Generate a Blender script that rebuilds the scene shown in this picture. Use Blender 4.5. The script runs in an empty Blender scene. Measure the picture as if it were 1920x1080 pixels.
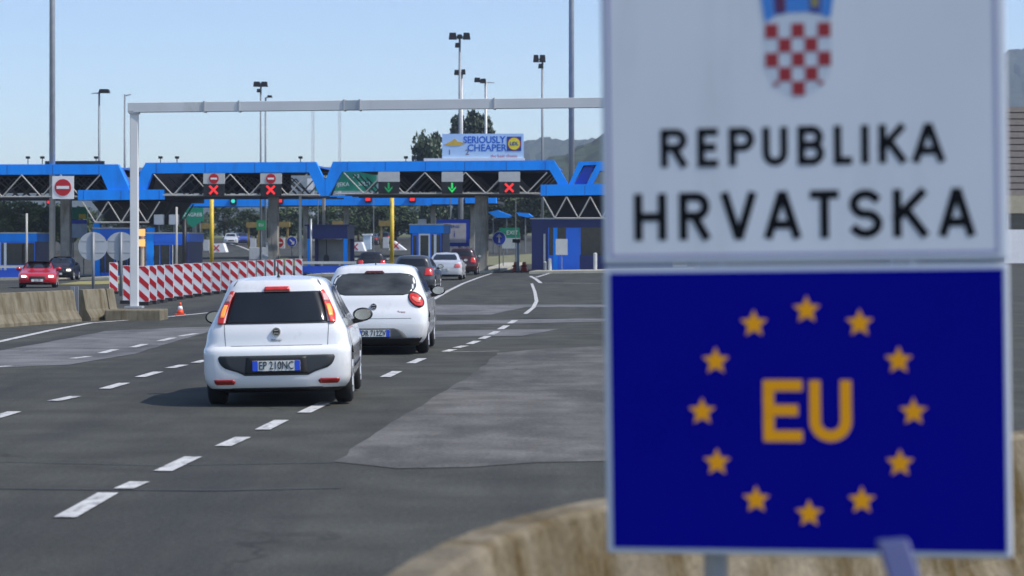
import bpy, bmesh, math, random
from mathutils import Vector, Matrix
R = math.radians
random.seed(7)
scn = bpy.context.scene
COL = scn.collection

# ------------------------------------------------------------------ camera, sky, sun, exposure
F, CX, HY, H = 4500.0, 960.0, 467.0, 1.75          # focal length in photo pixels, centre column, horizon row, eye height
cd = bpy.data.cameras.new('camera')
cam = bpy.data.objects.new('camera', cd); COL.objects.link(cam)
cam.location = (0, 0, H); cam.rotation_euler = (R(90), 0, 0)
cd.sensor_width = 36.0; cd.lens = F / 1920 * 36; cd.shift_y = -(540 - HY) / 1920
cd.clip_start = 0.1; cd.clip_end = 12000
cd.dof.use_dof = True; cd.dof.focus_distance = 42.0; cd.dof.aperture_fstop = 3.6
scn.camera = cam

SUN_AZ, SUN_EL = R(109), R(50)                      # azimuth clockwise from +Y
world = bpy.data.worlds.new('World'); scn.world = world; world.use_nodes = True
wn = world.node_tree
sky = wn.nodes.new('ShaderNodeTexSky'); sky.sky_type = 'NISHITA'; sky.sun_disc = False
sky.sun_elevation = SUN_EL; sky.sun_rotation = SUN_AZ
sky.air_density = 0.75; sky.dust_density = 1.0; sky.ozone_density = 2.2; sky.altitude = 100
bg = wn.nodes['Background']; bg.inputs[1].default_value = 0.15
wn.links.new(sky.outputs[0], bg.inputs[0])
sd = bpy.data.lights.new('sun', 'SUN'); sd.energy = 2.9; sd.angle = R(0.5); sd.color = (1.0, 0.95, 0.88)
so = bpy.data.objects.new('sun', sd); COL.objects.link(so)
sdir = Vector((math.sin(SUN_AZ) * math.cos(SUN_EL), math.cos(SUN_AZ) * math.cos(SUN_EL), math.sin(SUN_EL)))
so.rotation_euler = sdir.to_track_quat('Z', 'Y').to_euler(); so.location = sdir * 50
vs = scn.view_settings
vs.view_transform = 'Standard'; vs.look = 'None'; vs.gamma = 1.0; vs.exposure = 0.52; vs.use_curve_mapping = False
scn.cycles.max_bounces = 6; scn.cycles.volume_bounces = 0

# ------------------------------------------------------------------ helpers
def sstep(a, b, t):
    t = max(0.0, min(1.0, (t - a) / (b - a))); return t * t * (3 - 2 * t)
def gz(x, y):                                       # height of the ground
    t = sstep(60, 150, y)
    z = t * (0.12 + 0.014 * max(-34, min(14, x) + 0))+ t * 0.14
    if y > 160: z += 0.0175 * (min(y, 420) - 160)
    if y > 420: z += 0.004 * (min(y, 3000) - 420)
    return z
def at(px, py, D): return Vector(((px - CX) / F * D, D, H + (HY - py) / F * D))
def gx(px, D):
    x = (px - CX) / F * D; return Vector((x, D, gz(x, D)))
def hit(px, py):                                    # where the sight line of a pixel meets the ground
    lo, hi = 3.0, 900.0
    D = lo
    while D < hi:
        p = at(px, py, D)
        if p.z <= gz(p.x, p.y): break
        D += 0.25
    lo, hi = D - 0.25, D
    for _ in range(20):
        m = (lo + hi) / 2; p = at(px, py, m)
        if p.z <= gz(p.x, p.y): hi = m
        else: lo = m
    p = at(px, py, hi); return Vector((p.x, p.y, gz(p.x, p.y)))

MATS = {}
def mat(name, rgb, rough=0.5, metal=0.0, var=0.08, scale=3.0, bump=0.0, coat=0.0, emit=0.0, spec=0.5, dirt=None, stretch=None, bscale=None, crack=0.0, speck=0.0):
    if name in MATS: return MATS[name]
    m = bpy.data.materials.new(name); m.use_nodes = True
    nt = m.node_tree; b = nt.nodes['Principled BSDF']
    b.inputs['Roughness'].default_value = rough; b.inputs['Metallic'].default_value = metal
    b.inputs['Specular IOR Level'].default_value = spec
    b.inputs['Coat Weight'].default_value = coat; b.inputs['Coat Roughness'].default_value = 0.06
    tc = nt.nodes.new('ShaderNodeTexCoord')
    vec = tc.outputs['Object']
    if stretch:
        mp = nt.nodes.new('ShaderNodeMapping'); mp.inputs['Scale'].default_value = stretch
        nt.links.new(vec, mp.inputs['Vector']); vec = mp.outputs['Vector']
    nz = nt.nodes.new('ShaderNodeTexNoise'); nz.inputs['Scale'].default_value = scale; nz.inputs['Detail'].default_value = 5
    nt.links.new(vec, nz.inputs['Vector'])
    ramp = nt.nodes.new('ShaderNodeValToRGB')
    e = ramp.color_ramp.elements
    e[0].position = 0.3; e[1].position = 0.7
    e[0].color = (*[max(0, c * (1 - var)) for c in rgb], 1); e[1].color = (*[min(1, c * (1 + var)) for c in rgb], 1)
    nt.links.new(nz.outputs['Fac'], ramp.inputs['Fac'])
    out = ramp.outputs['Color']
    if dirt:                                        # (colour, scale, low, high, stretch)
        dc, ds, lo, hi, st = dirt
        mp2 = nt.nodes.new('ShaderNodeMapping'); mp2.inputs['Scale'].default_value = st
        nt.links.new(tc.outputs['Object'], mp2.inputs['Vector'])
        n2 = nt.nodes.new('ShaderNodeTexNoise'); n2.inputs['Scale'].default_value = ds; n2.inputs['Detail'].default_value = 7
        n2.inputs['Roughness'].default_value = 0.65
        nt.links.new(mp2.outputs['Vector'], n2.inputs['Vector'])
        mr = nt.nodes.new('ShaderNodeMapRange'); mr.inputs['From Min'].default_value = lo; mr.inputs['From Max'].default_value = hi
        nt.links.new(n2.outputs['Fac'], mr.inputs['Value'])
        mx = nt.nodes.new('ShaderNodeMix'); mx.data_type = 'RGBA'
        nt.links.new(mr.outputs['Result'], mx.inputs['Factor']); nt.links.new(out, mx.inputs['A'])
        mx.inputs['B'].default_value = (*dc, 1); out = mx.outputs['Result']
    if speck:                                       # light and dark stones in the surface
        n4 = nt.nodes.new('ShaderNodeTexNoise'); n4.inputs['Scale'].default_value = 26; n4.inputs['Detail'].default_value = 3
        nt.links.new(tc.outputs['Object'], n4.inputs['Vector'])
        m4 = nt.nodes.new('ShaderNodeMapRange'); m4.inputs['From Min'].default_value = 0.3; m4.inputs['From Max'].default_value = 0.7
        m4.inputs['To Min'].default_value = 1 - speck; m4.inputs['To Max'].default_value = 1 + speck
        nt.links.new(n4.outputs['Fac'], m4.inputs['Value'])
        mm = nt.nodes.new('ShaderNodeVectorMath'); mm.operation = 'SCALE'
        nt.links.new(out, mm.inputs[0]); nt.links.new(m4.outputs['Result'], mm.inputs['Scale']); out = mm.outputs['Vector']
    if crack:                                       # thin wandering cracks, here and there
        nd = nt.nodes.new('ShaderNodeTexNoise'); nd.inputs['Scale'].default_value = 0.8; nd.inputs['Detail'].default_value = 4
        nt.links.new(tc.outputs['Object'], nd.inputs['Vector'])
        va = nt.nodes.new('ShaderNodeVectorMath'); va.operation = 'MULTIPLY_ADD'; va.inputs[1].default_value = (2.2, 2.2, 0)
        nt.links.new(nd.outputs['Color'], va.inputs[0]); nt.links.new(tc.outputs['Object'], va.inputs[2])
        vo = nt.nodes.new('ShaderNodeTexVoronoi'); vo.feature = 'DISTANCE_TO_EDGE'; vo.inputs['Scale'].default_value = 0.16
        nt.links.new(va.outputs['Vector'], vo.inputs['Vector'])
        m5 = nt.nodes.new('ShaderNodeMapRange'); m5.inputs['From Min'].default_value = 0.0; m5.inputs['From Max'].default_value = 0.006
        m5.inputs['To Min'].default_value = crack; m5.inputs['To Max'].default_value = 0.0
        nt.links.new(vo.outputs['Distance'], m5.inputs['Value'])
        n6 = nt.nodes.new('ShaderNodeTexNoise'); n6.inputs['Scale'].default_value = 0.13; nt.links.new(tc.outputs['Object'], n6.inputs['Vector'])
        m6 = nt.nodes.new('ShaderNodeMapRange'); m6.inputs['From Min'].default_value = 0.48; m6.inputs['From Max'].default_value = 0.56
        nt.links.new(n6.outputs['Fac'], m6.inputs['Value'])
        mu = nt.nodes.new('ShaderNodeMath'); mu.operation = 'MULTIPLY'; nt.links.new(m5.outputs['Result'], mu.inputs[0]); nt.links.new(m6.outputs['Result'], mu.inputs[1])
        mc = nt.nodes.new('ShaderNodeMix'); mc.data_type = 'RGBA'; mc.inputs['B'].default_value = (0.02, 0.02, 0.021, 1)
        nt.links.new(mu.outputs[0], mc.inputs['Factor']); nt.links.new(out, mc.inputs['A']); out = mc.outputs['Result']
    nt.links.new(out, b.inputs['Base Color'])
    if bump:
        n3 = nt.nodes.new('ShaderNodeTexNoise'); n3.inputs['Scale'].default_value = bscale or scale * 6; n3.inputs['Detail'].default_value = 4
        nt.links.new(tc.outputs['Object'], n3.inputs['Vector'])
        bp = nt.nodes.new('ShaderNodeBump'); bp.inputs['Strength'].default_value = bump; bp.inputs['Distance'].default_value = 0.02
        nt.links.new(n3.outputs['Fac'], bp.inputs['Height']); nt.links.new(bp.outputs['Normal'], b.inputs['Normal'])
    if emit:
        b.inputs['Emission Color'].default_value = (*rgb, 1); b.inputs['Emission Strength'].default_value = emit
    MATS[name] = m
    return m

class MB:
    def __init__(s): s.v, s.f, s.mi = [], [], []
    def add(s, vs, fs, m=0):
        o = len(s.v); s.v += [tuple(p) for p in vs]; s.f += [tuple(i + o for i in f) for f in fs]; s.mi += [m] * len(fs)
    def box(s, x0, x1, y0, y1, z0, z1, m=0):
        s.add([(x0,y0,z0),(x1,y0,z0),(x1,y1,z0),(x0,y1,z0),(x0,y0,z1),(x1,y0,z1),(x1,y1,z1),(x0,y1,z1)],
              [(0,3,2,1),(4,5,6,7),(0,1,5,4),(1,2,6,5),(2,3,7,6),(3,0,4,7)], m)
    def prism(s, pts, y0, y1, m=0):                 # outline in (x,z) counter-clockwise seen from -y, extruded along y
        n = len(pts)
        s.add([(p[0], y0, p[1]) for p in pts] + [(p[0], y1, p[1]) for p in pts],
              [tuple(range(n)), tuple(range(2 * n - 1, n - 1, -1))] + [(i, i + n, (i + 1) % n + n, (i + 1) % n) for i in range(n)], m)
    def tube(s, p, q, r0, r1=None, n=8, m=0, cap=True):
        p, q = Vector(p), Vector(q); r1 = r0 if r1 is None else r1
        d = (q - p).normalized(); a = d.orthogonal().normalized(); b = d.cross(a)
        vs = []
        for c, r in ((p, r0), (q, r1)):
            for i in range(n):
                t = 2 * math.pi * i / n; vs.append(c + a * (r * math.cos(t)) + b * (r * math.sin(t)))
        fs = [(i, (i + 1) % n, n + (i + 1) % n, n + i) for i in range(n)]
        if cap: fs += [tuple(range(n - 1, -1, -1)), tuple(range(n, 2 * n))]
        s.add(vs, fs, m)
    def disc(s, cx, cz, r, y0, y1, n=24, m=0, rz=None):
        rz = rz or r
        s.prism([(cx + r * math.cos(2 * math.pi * i / n), cz + rz * math.sin(2 * math.pi * i / n)) for i in range(n)], y0, y1, m)
    def mesh(s, name, mats, smooth=False):
        me = bpy.data.meshes.new(name); me.from_pydata(s.v, [], s.f)
        for m in (mats if isinstance(mats, (list, tuple)) else [mats]): me.materials.append(m)
        me.polygons.foreach_set('material_index', s.mi)
        if smooth: me.polygons.foreach_set('use_smooth', [True] * len(me.polygons))
        me.update(); return me
    def build(s, name, mats, parent=None, loc=None, smooth=False, bevel=0):
        return link(name, s.mesh(name, mats, smooth), parent, loc, bevel)
def link(name, me, parent=None, loc=None, bevel=0):
    o = bpy.data.objects.new(name, me); COL.objects.link(o)
    if parent is not None: o.parent = parent
    if loc is not None: o.location = loc
    if bevel:
        b = o.modifiers.new('bevel', 'BEVEL'); b.width = bevel; b.segments = 2; b.limit_method = 'ANGLE'
    return o
def box(name, dims, mats, parent=None, loc=None, bevel=0, rot=None):
    m = MB(); m.box(*dims); o = m.build(name, mats, parent, loc, bevel=bevel)
    if rot: o.rotation_euler = rot
    return o
def tag(o, label=None, cat=None, group=None, kind=None):
    if label: o['label'] = label
    if cat: o['category'] = cat
    if group: o['group'] = group
    if kind: o['kind'] = kind
    return o
def thing(name, label, cat, loc=(0, 0, 0), rotz=0.0, group=None):
    o = bpy.data.objects.new(name, None); COL.objects.link(o)
    o.location = loc; o.rotation_euler = (0, 0, rotz); o.empty_display_size = 0.2
    return tag(o, label, cat, group)
def copy_tree(o, parent=None):
    c = o.copy(); COL.objects.link(c); c.parent = parent
    for ch in list(o.children): copy_tree(ch, c)
    return c
def text_mesh(s, size, mt, extrude=0.002, bold=0.0):
    cu = bpy.data.curves.new('lettering', 'FONT'); cu.body = s; cu.size = size; cu.extrude = extrude; cu.offset = bold
    cu.align_x = 'CENTER'; cu.align_y = 'CENTER'; cu.resolution_u = 3
    t = bpy.data.objects.new('lettering', cu); COL.objects.link(t)
    me = bpy.data.meshes.new_from_object(t.evaluated_get(bpy.context.evaluated_depsgraph_get()))
    bpy.data.objects.remove(t); bpy.data.curves.remove(cu)
    me.materials.clear(); me.materials.append(mt)
    return me
def text(s, size, mt, parent, loc, name='lettering', sx=1.0, bold=0.0):
    o = link(name, text_mesh(s, size, mt, bold=bold), parent, loc); o.rotation_euler = (R(90), 0, 0); o.scale = (sx, 1, 1); return o

# ------------------------------------------------------------------ materials
ASPH = mat('asphalt', (0.067, 0.069, 0.061), 0.88, crack=0.5, speck=0.22, var=0.24, scale=0.9, spec=0.12, bump=0.5, bscale=60, dirt=((0.044, 0.045, 0.045), 0.22, 0.48, 0.66, (2.2, 0.22, 1)))
ASPH2 = mat('asphalt_worn', (0.128, 0.125, 0.118), 0.9, crack=0.5, speck=0.22, var=0.28, scale=1.2, spec=0.12, bump=0.4, bscale=60, dirt=((0.078, 0.077, 0.074), 0.5, 0.45, 0.62, (1.3, 0.4, 1)))
ASPH3 = mat('asphalt_bleached', (0.150, 0.152, 0.155), 0.9, crack=0.5, speck=0.2, var=0.25, scale=1.1, spec=0.12, bump=0.3, bscale=60, dirt=((0.085, 0.085, 0.09), 0.5, 0.5, 0.7, (1.3, 0.4, 1)))
TAR = mat('tar_joint', (0.035, 0.035, 0.038), 0.7, var=0.2)
PAINT = mat('road_paint', (0.50, 0.50, 0.49), 0.8, spec=0.15, var=0.14, scale=6, speck=0.12, dirt=((0.12, 0.12, 0.12), 7.0, 0.5, 0.72, (1.4, 0.5, 1)))
GRASSM = mat('grass_ground', (0.10, 0.11, 0.045), 0.95, var=0.35, scale=0.8, bump=0.4, bscale=12)
CONC = mat('concrete', (0.19, 0.17, 0.125), 0.9, var=0.18, scale=4, bump=0.4, bscale=40, spec=0.1, dirt=((0.10, 0.08, 0.045), 2.2, 0.46, 0.68, (1.6, 1.6, 0.22)))
CONC2 = mat('concrete_grey', (0.33, 0.32, 0.29), 0.9, var=0.18, scale=2, bump=0.3, bscale=30, dirt=((0.17, 0.15, 0.10), 1.5, 0.5, 0.7, (2, 2, 0.3)))
BLUE = mat('canopy_blue', (0.012, 0.29, 0.97), 0.5, spec=0.2, var=0.05, scale=0.5, dirt=((0.02, 0.16, 0.60), 0.9, 0.5, 0.85, (1.2, 1, 0.3)))
BLUED = mat('canopy_blue_deep', (0.01, 0.07, 0.48), 0.45, var=0.08, scale=0.5)
BOOTHB = mat('booth_blue', (0.015, 0.17, 0.82), 0.45, var=0.1, scale=1.0)
NAVY = mat('booth_navy', (0.01, 0.02, 0.12), 0.4, var=0.1)
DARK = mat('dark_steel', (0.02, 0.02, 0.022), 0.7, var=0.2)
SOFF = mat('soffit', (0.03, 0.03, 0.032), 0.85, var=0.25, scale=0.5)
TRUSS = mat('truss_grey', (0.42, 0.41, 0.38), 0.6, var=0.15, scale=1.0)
TRUSSD = mat('truss_shaded_steel', (0.10, 0.10, 0.10), 0.7, var=0.25, scale=1.0)  # darker copy of truss_grey: shade under the roof put into the colour
GALV = mat('galvanised', (0.42, 0.44, 0.46), 0.45, metal=0.35, var=0.1, scale=2)
POLE = mat('pole_grey', (0.22, 0.24, 0.26), 0.5, metal=0.3, var=0.12, scale=1)
PORT = mat('portal_paint', (0.66, 0.67, 0.66), 0.55, var=0.06, scale=1.2, dirt=((0.4, 0.38, 0.33), 0.9, 0.58, 0.8, (1, 1, 0.5)))
WHITE = mat('white_paint', (0.8, 0.8, 0.8), 0.5, var=0.04)
RED = mat('red_paint', (0.50, 0.012, 0.018), 0.5, var=0.1)
REDL = mat('red_signal', (1.0, 0.03, 0.03), 0.4, emit=0.4)
GRNL = mat('green_signal', (0.03, 0.7, 0.13), 0.4, emit=0.3)
TEALL = mat('teal_signal', (0.05, 0.65, 0.5), 0.4, emit=0.5)
BLACK = mat('black_plastic', (0.012, 0.012, 0.013), 0.5, var=0.2)
RUBBER = mat('rubber', (0.016, 0.016, 0.017), 0.85, var=0.25, bump=0.2, bscale=60)
YEL = mat('yellow_paint', (0.72, 0.50, 0.04), 0.55, var=0.12)
GREEN = mat('sign_green', (0.01, 0.24, 0.14), 0.5, var=0.08)
SBLUE = mat('sign_blue', (0.012, 0.06, 0.55), 0.4, var=0.06)
GREYP = mat('panel_grey', (0.50, 0.51, 0.50), 0.6, var=0.08)
GLASS = mat('car_glass', (0.012, 0.014, 0.016), 0.08, var=0.3, scale=2, spec=0.6)
BGLASS = mat('booth_glass', (0.02, 0.025, 0.03), 0.1, var=0.3, spec=0.6)
PANE = mat('pane_pale', (0.22, 0.23, 0.24), 0.2, var=0.2, scale=1)
CHROME = mat('chrome', (0.6, 0.6, 0.6), 0.15, metal=1.0, var=0.05)
TAIL = mat('tail_lamp', (0.62, 0.03, 0.02), 0.15, var=0.15, scale=12, coat=0.6)
TAILON = mat('tail_lamp_lit', (1.0, 0.33, 0.06), 0.2, emit=0.4)
HEADON = mat('head_lamp_lit', (1.0, 0.85, 0.6), 0.2, emit=1.6)
INDIC = mat('indicator_glow', (1.0, 0.5, 0.15), 0.3, emit=0.5)
PLATE = mat('plate_white', (0.62, 0.64, 0.62), 0.4, var=0.05)
PBLUE = mat('plate_blue', (0.02, 0.08, 0.6), 0.4)
ORANGE = mat('cone_orange', (0.75, 0.08, 0.02), 0.5, var=0.1)
LEAF = mat('leaf_green', (0.055, 0.085, 0.028), 0.6, var=0.45, scale=0.6)
LEAFD = mat('leaf_dark', (0.035, 0.06, 0.026), 0.6, var=0.4, scale=0.6)
LEAFP = mat('leaf_poplar', (0.045, 0.07, 0.04), 0.6, var=0.4, scale=0.6)
BARK = mat('bark', (0.10, 0.08, 0.06), 0.9, var=0.25)
CARWHITE = mat('car_white', (0.76, 0.77, 0.775), 0.24, var=0.03, scale=1.5, coat=1.0, dirt=((0.50, 0.49, 0.46), 2.2, 0.55, 0.85, (1, 1, 0.7)))
SEAM = mat('panel_seam', (0.11, 0.11, 0.115), 0.7)

# ------------------------------------------------------------------ ground, road, markings
def sheet(name, x0, x1, ys, nx, m, dz, zf=gz):
    b = MB(); n = nx + 1
    for y in ys:
        for i in range(n):
            x = x0 + (x1 - x0) * i / nx; b.v.append((x, y, zf(x, y) + dz))
    for j in range(len(ys) - 1):
        for i in range(nx):
            b.f.append((j*n+i, j*n+i+1, (j+1)*n+i+1, (j+1)*n+i)); b.mi.append(0)
    return b.build(name, m)
ysg = [-60, -30, 0, 30, 60, 80, 100, 120, 140, 160, 200, 260, 340, 420, 600, 1000, 1600, 2400, 2800]
tag(sheet('ground', -4000, 4000, ysg, 80, GRASSM, -0.35), 'grassy ground spreading to the hills', 'ground', kind='structure')
ysr = [-30 + 2.0 * i for i in range(0, 46)] + [62 + 3 * i for i in range(0, 100)]
road = tag(sheet('road', -62, 46, ysr, 54, ASPH, 0), 'dark grey asphalt of the wide border road', 'road', kind='structure')

def ground_poly(name, pts, m, dz, parent=None, world_pts=False, sub=4):
    b = MB()
    P = [Vector((p[0], p[1], gz(p[0], p[1]))) if world_pts else hit(*p) for p in pts]
    b.add([(p.x, p.y, p.z + dz) for p in P], [tuple(range(len(P)))])
    me = b.mesh(name, m)
    bm = bmesh.new(); bm.from_mesh(me)
    bmesh.ops.triangulate(bm, faces=bm.faces[:])
    for _ in range(sub): bmesh.ops.subdivide_edges(bm, edges=[e for e in bm.edges if e.calc_length() > 1.2], cuts=1)
    for v in bm.verts:
        if v.is_boundary: v.co.x += random.uniform(-0.03, 0.03); v.co.y += random.uniform(-0.03, 0.03)
        v.co.z = gz(v.co.x, v.co.y) + dz
    bmesh.ops.recalc_face_normals(bm, faces=bm.faces[:])
    for f in bm.faces:
        if f.normal.z < 0: f.normal_flip()
    bm.to_mesh(me); bm.free()
    return link(name, me, parent)
def line_strip(name, pts, w, m, dz, parent=road, wob=0.0):      # painted line through ground points
    P = [Vector(p) for p in pts]
    Q = []
    for a, c in zip(P, P[1:]):
        n = max(1, int((c - a).length / 1.5))
        Q += [a.lerp(c, i / n) for i in range(n)]
    Q.append(P[-1]); b = MB()
    for i, p in enumerate(Q):
        d = (Q[min(i + 1, len(Q) - 1)] - Q[max(i - 1, 0)]); d.z = 0; d.normalize(); nrm = Vector((d.y, -d.x, 0))
        for s in (-1, 1):
            q = p + nrm * s * (w / 2 + random.uniform(-wob, wob)); b.v.append((q.x, q.y, gz(q.x, q.y) + dz))
    for i in range(len(Q) - 1): b.f.append((2*i, 2*i+1, 2*i+3, 2*i+2)); b.mi.append(0)
    return b.build(name, m, parent)
# older, paler asphalt
ground_poly('asphalt_patch', [(628, 866), (690, 822), (800, 755), (890, 700), (935, 662), (1010, 655), (1300, 640), (1330, 868), (1120, 866), (1000, 868), (880, 876), (740, 879)], ASPH2, 0.005, road)
ground_poly('asphalt_patch', [(-60, 697), (0, 690), (130, 684), (250, 664), (350, 634), (425, 612), (330, 615), (200, 621), (100, 640), (0, 658), (-60, 668)], ASPH3, 0.005, road)
ground_poly('asphalt_patch', [(800, 591), (920, 590), (985, 576), (1300, 577), (1300, 571), (800, 572)], ASPH3, 0.005, road)
ground_poly('asphalt_patch', [(800, 609), (960, 607), (1300, 600), (1300, 594), (940, 600), (800, 602)], ASPH3, 0.005, road)
ground_poly('asphalt_patch', [(800, 632), (980, 630), (1050, 617), (960, 618), (800, 622)], ASPH3, 0.005, road)
line_strip('tar_joint', [hit(-40, 917), hit(150, 919), hit(400, 921), hit(640, 916)], 0.035, TAR, 0.007, wob=0.012)
line_strip('tar_joint', [hit(628, 868), hit(300, 874), hit(-20, 866)], 0.02, TAR, 0.007, wob=0.008)
# lane dashes (each one a piece): (x0,y0)->(x1,y1) in the photo
DASH = [((122, 972), (203, 926)), ((232, 918), (262, 905)), ((305, 885), (362, 858)), ((418, 838), (456, 821)), ((492, 807), (528, 789)), ((570, 775), (612, 755)),
        ((722, 708), (745, 697)), ((770, 682), (792, 673)), ((835, 660), (850, 656)), ((855, 653), (872, 649)), ((880, 646), (895, 640)), ((903, 636), (915, 631)), ((920, 628), (932, 622)), ((938, 618), (950, 611)), ((956, 607), (966, 601)),
        ((-12, 785), (28, 773)), ((100, 753), (142, 744)), ((196, 730), (234, 719)), ((262, 708), (297, 698)), ((318, 691), (345, 685)), ((366, 681), (386, 676)),
        ((-20, 690), (18, 687)), ((136, 673), (166, 669)), ((190, 663), (216, 656)), ((248, 652), (272, 646)), ((300, 640), (325, 634)), ((338, 631), (368, 626))]
for a, c in DASH: line_strip('lane_dash', [hit(*a), hit(*c)], 0.15, PAINT, 0.010)
line_strip('edge_line', [hit(-60, 654), hit(0, 641), hit(90, 621), hit(170, 606), hit(280, 598), hit(400, 586), hit(470, 578)], 0.16, PAINT, 0.010)
line_strip('edge_line', [hit(985, 589), hit(1000, 577), hit(1006, 565), hit(1003, 548), hit(997, 532)], 0.12, PAINT, 0.010)
line_strip('edge_line', [hit(812, 562), hit(840, 546), hit(868, 532), hit(900, 520), hit(922, 513)], 0.16, PAINT, 0.010)
line_strip('edge_line', [hit(994, 518), hit(1004, 523), hit(1014, 531), hit(1060, 531), hit(1140, 532), hit(1250, 533)], 0.18, PAINT, 0.010)
line_strip('edge_line', [hit(1006, 520), hit(1030, 513), hit(1042, 511)], 0.18, PAINT, 0.011)
line_strip('stop_line', [hit(830, 661), hit(936, 659)], 0.05, PAINT, 0.010)
line_strip('edge_line', [hit(490, 478), hit(450, 462), hit(425, 455)], 0.25, PAINT, 0.012)

# ------------------------------------------------------------------ canopy frame (front line of the checkpoint roof)
XL, YL, XR, YR = -32.43, 152.0, 5.46, 149.0
A = math.atan2(YL - YR, XR - XL); CA, SA = math.cos(A), math.sin(A)
def cu(px, py=None, v=0.0):                          # photo pixel -> (u along the roof, z) in the plane v behind the front
    k = (px - CX) / F; x0, y0 = XL + v * SA, YL + v * CA
    u = (k * y0 - x0) / (CA + k * SA); D = y0 - u * SA
    return (u, H + (HY - py) / F * D) if py is not None else u
def cw(u, v): return Vector((XL + u * CA + v * SA, YL - u * SA + v * CA, 0))   # roof frame -> world
def cg(px, v):                                       # ground point below that pixel column
    p = cw(cu(px, None, v), v); p.z = gz(p.x, p.y); return p

canopy = thing('checkpoint_canopy', 'long bright blue zigzag roof on grey trusses across the whole checkpoint', 'canopy', (XL, YL, 0), -A)
def fascia(pts, m=BLUE, y0=0.0, y1=0.5, name='fascia'):
    b = MB(); b.prism([cu(*p) for p in pts], y0, y1); return b.build(name, m, canopy)
DEP = 13.0
# upper bands with their slanted ends, lower bands, one plate each (listed clockwise from top left -> reversed below)
def fas(pts, **k): return fascia(list(reversed(pts)), **k)
fas([(-260, 308), (221, 308), (243, 356), (202, 356), (189, 327), (-260, 328)])
fas([(147, 356.5), (306, 355.5), (306, 374), (147, 375.5)], y0=-0.12)
fas([(273, 305), (592, 303.5), (609, 340), (609, 367.5), (600, 367.5), (579, 323), (285, 325), (274, 354.8), (258, 355.2), (262, 325)])
fas([(624, 303), (1039, 300.5), (1066, 345.5), (1047, 346), (1030, 318.5), (641, 322), (616, 367.3), (609.6, 367.3), (609.6, 340)])
fas([(1014, 346.4), (1420, 342), (1420, 362), (1014, 367)], y0=-0.12)
fas([(1085, 303), (1400, 298), (1400, 317), (1125, 320), (1111, 345), (1100, 345.3), (1118, 309), (1094, 310), (1075, 345.6), (1066.5, 345.6)])
fascia([(1077, 345), (1099, 344.7), (1114, 311), (1095, 312)], m=BLUED, y0=0.28, y1=0.6, name='recess_panel')
JOINT = mat('joint_blue', (0.01, 0.10, 0.42), 0.6)
for p0, p1, ya, yb, dy in ((-240, 185, 308.5, 327, 0), (292, 575, 304.8, 323.6, 0), (650, 1022, 302.6, 319.5, 0), (160, 300, 357, 374.2, -0.12), (1024, 1240, 347, 365.5, -0.12)):
    n_ = max(2, int((p1 - p0) / 72))
    for i in range(n_ + 1):
        px = p0 + (p1 - p0) * i / n_ + random.uniform(-3, 3); (u, za), (_, zb2) = cu(px, ya), cu(px, yb)
        b = MB(); b.box(u - 0.02, u + 0.02, dy - 0.006, dy, zb2, za - 0.03); b.build('panel_joint', JOINT, canopy)
# roof decks behind the fascia: folded sheets running back
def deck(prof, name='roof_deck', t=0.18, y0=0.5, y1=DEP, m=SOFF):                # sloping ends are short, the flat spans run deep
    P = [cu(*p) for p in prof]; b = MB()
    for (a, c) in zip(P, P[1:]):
        b.prism([(a[0], a[1] - t), (c[0], c[1] - t), c, a], y0, y1 if abs(a[1] - c[1]) < 0.6 else min(y1, 2.2)); b.mi[-4] = 1  # bottom faces take the dark material, painting the roof's own shade
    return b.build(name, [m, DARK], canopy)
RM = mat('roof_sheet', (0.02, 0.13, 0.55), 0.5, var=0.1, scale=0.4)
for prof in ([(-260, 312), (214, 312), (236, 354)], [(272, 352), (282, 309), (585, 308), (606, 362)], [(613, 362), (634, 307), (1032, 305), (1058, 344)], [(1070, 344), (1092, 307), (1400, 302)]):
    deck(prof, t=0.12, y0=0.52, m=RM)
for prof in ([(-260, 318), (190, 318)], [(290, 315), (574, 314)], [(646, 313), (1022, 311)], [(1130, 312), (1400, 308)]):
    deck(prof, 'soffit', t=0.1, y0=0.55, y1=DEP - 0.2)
for prof in ([(150, 366), (303, 365)], [(1017, 356), (1410, 352)]):
    deck(prof, 'roof_deck', t=0.3, y0=0.42, y1=DEP)
# trusses: the front one member by member, those behind joined
def zig(u0, u1, zt, zb, n, inset=0.0):
    pts = []
    for i in range(2 * n + 1):
        u = u0 + (u1 - u0) * i / (2 * n); pts.append((u, zt if i % 2 == 0 else zb))
    return pts
def truss(px0, px1, pyt, pyb, n, bot0, bot1, rows=(-0.07, 4.0, 7.0, 10.0), r=0.042):
    (u0, zt), (u1, _), (_, zb) = cu(px0, pyt), cu(px1, pyt), cu((px0 + px1) / 2, pyb)
    pts = zig(u0, u1, zt, zb, n); mb = MB()
    for k, v in enumerate(rows):
        for a, c in zip(pts, pts[1:]):
            if k == 0:
                b = MB(); b.tube((a[0], v, a[1]), (c[0], v, c[1]), r, n=6); b.build('truss_member', TRUSS, canopy)
            else: mb.tube((a[0], v, a[1]), (c[0], v, c[1]), r * 1.1, n=5)
        d = u1 - u0
        b = mb if k else MB()
        b.tube((cu(bot0), v, zb), (cu(bot1), v, zb), r * 1.15, n=6)
        if k == 0: b.build('bottom_chord', TRUSS, canopy)
    # cross bracing between rows
    for (a, c) in zip(pts[1::2], pts[3::2]):
        for v0, v1 in zip(rows, rows[1:]):
            mb.tube((a[0], v0, a[1]), ((a[0] + c[0]) / 2, (v0 + v1) / 2, zt), r, n=5); mb.tube((c[0], v1, a[1]), ((a[0] + c[0]) / 2, (v0 + v1) / 2, zt), r, n=5)
    tag(mb.build('truss_lattice', TRUSSD, canopy), kind='stuff')
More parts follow.
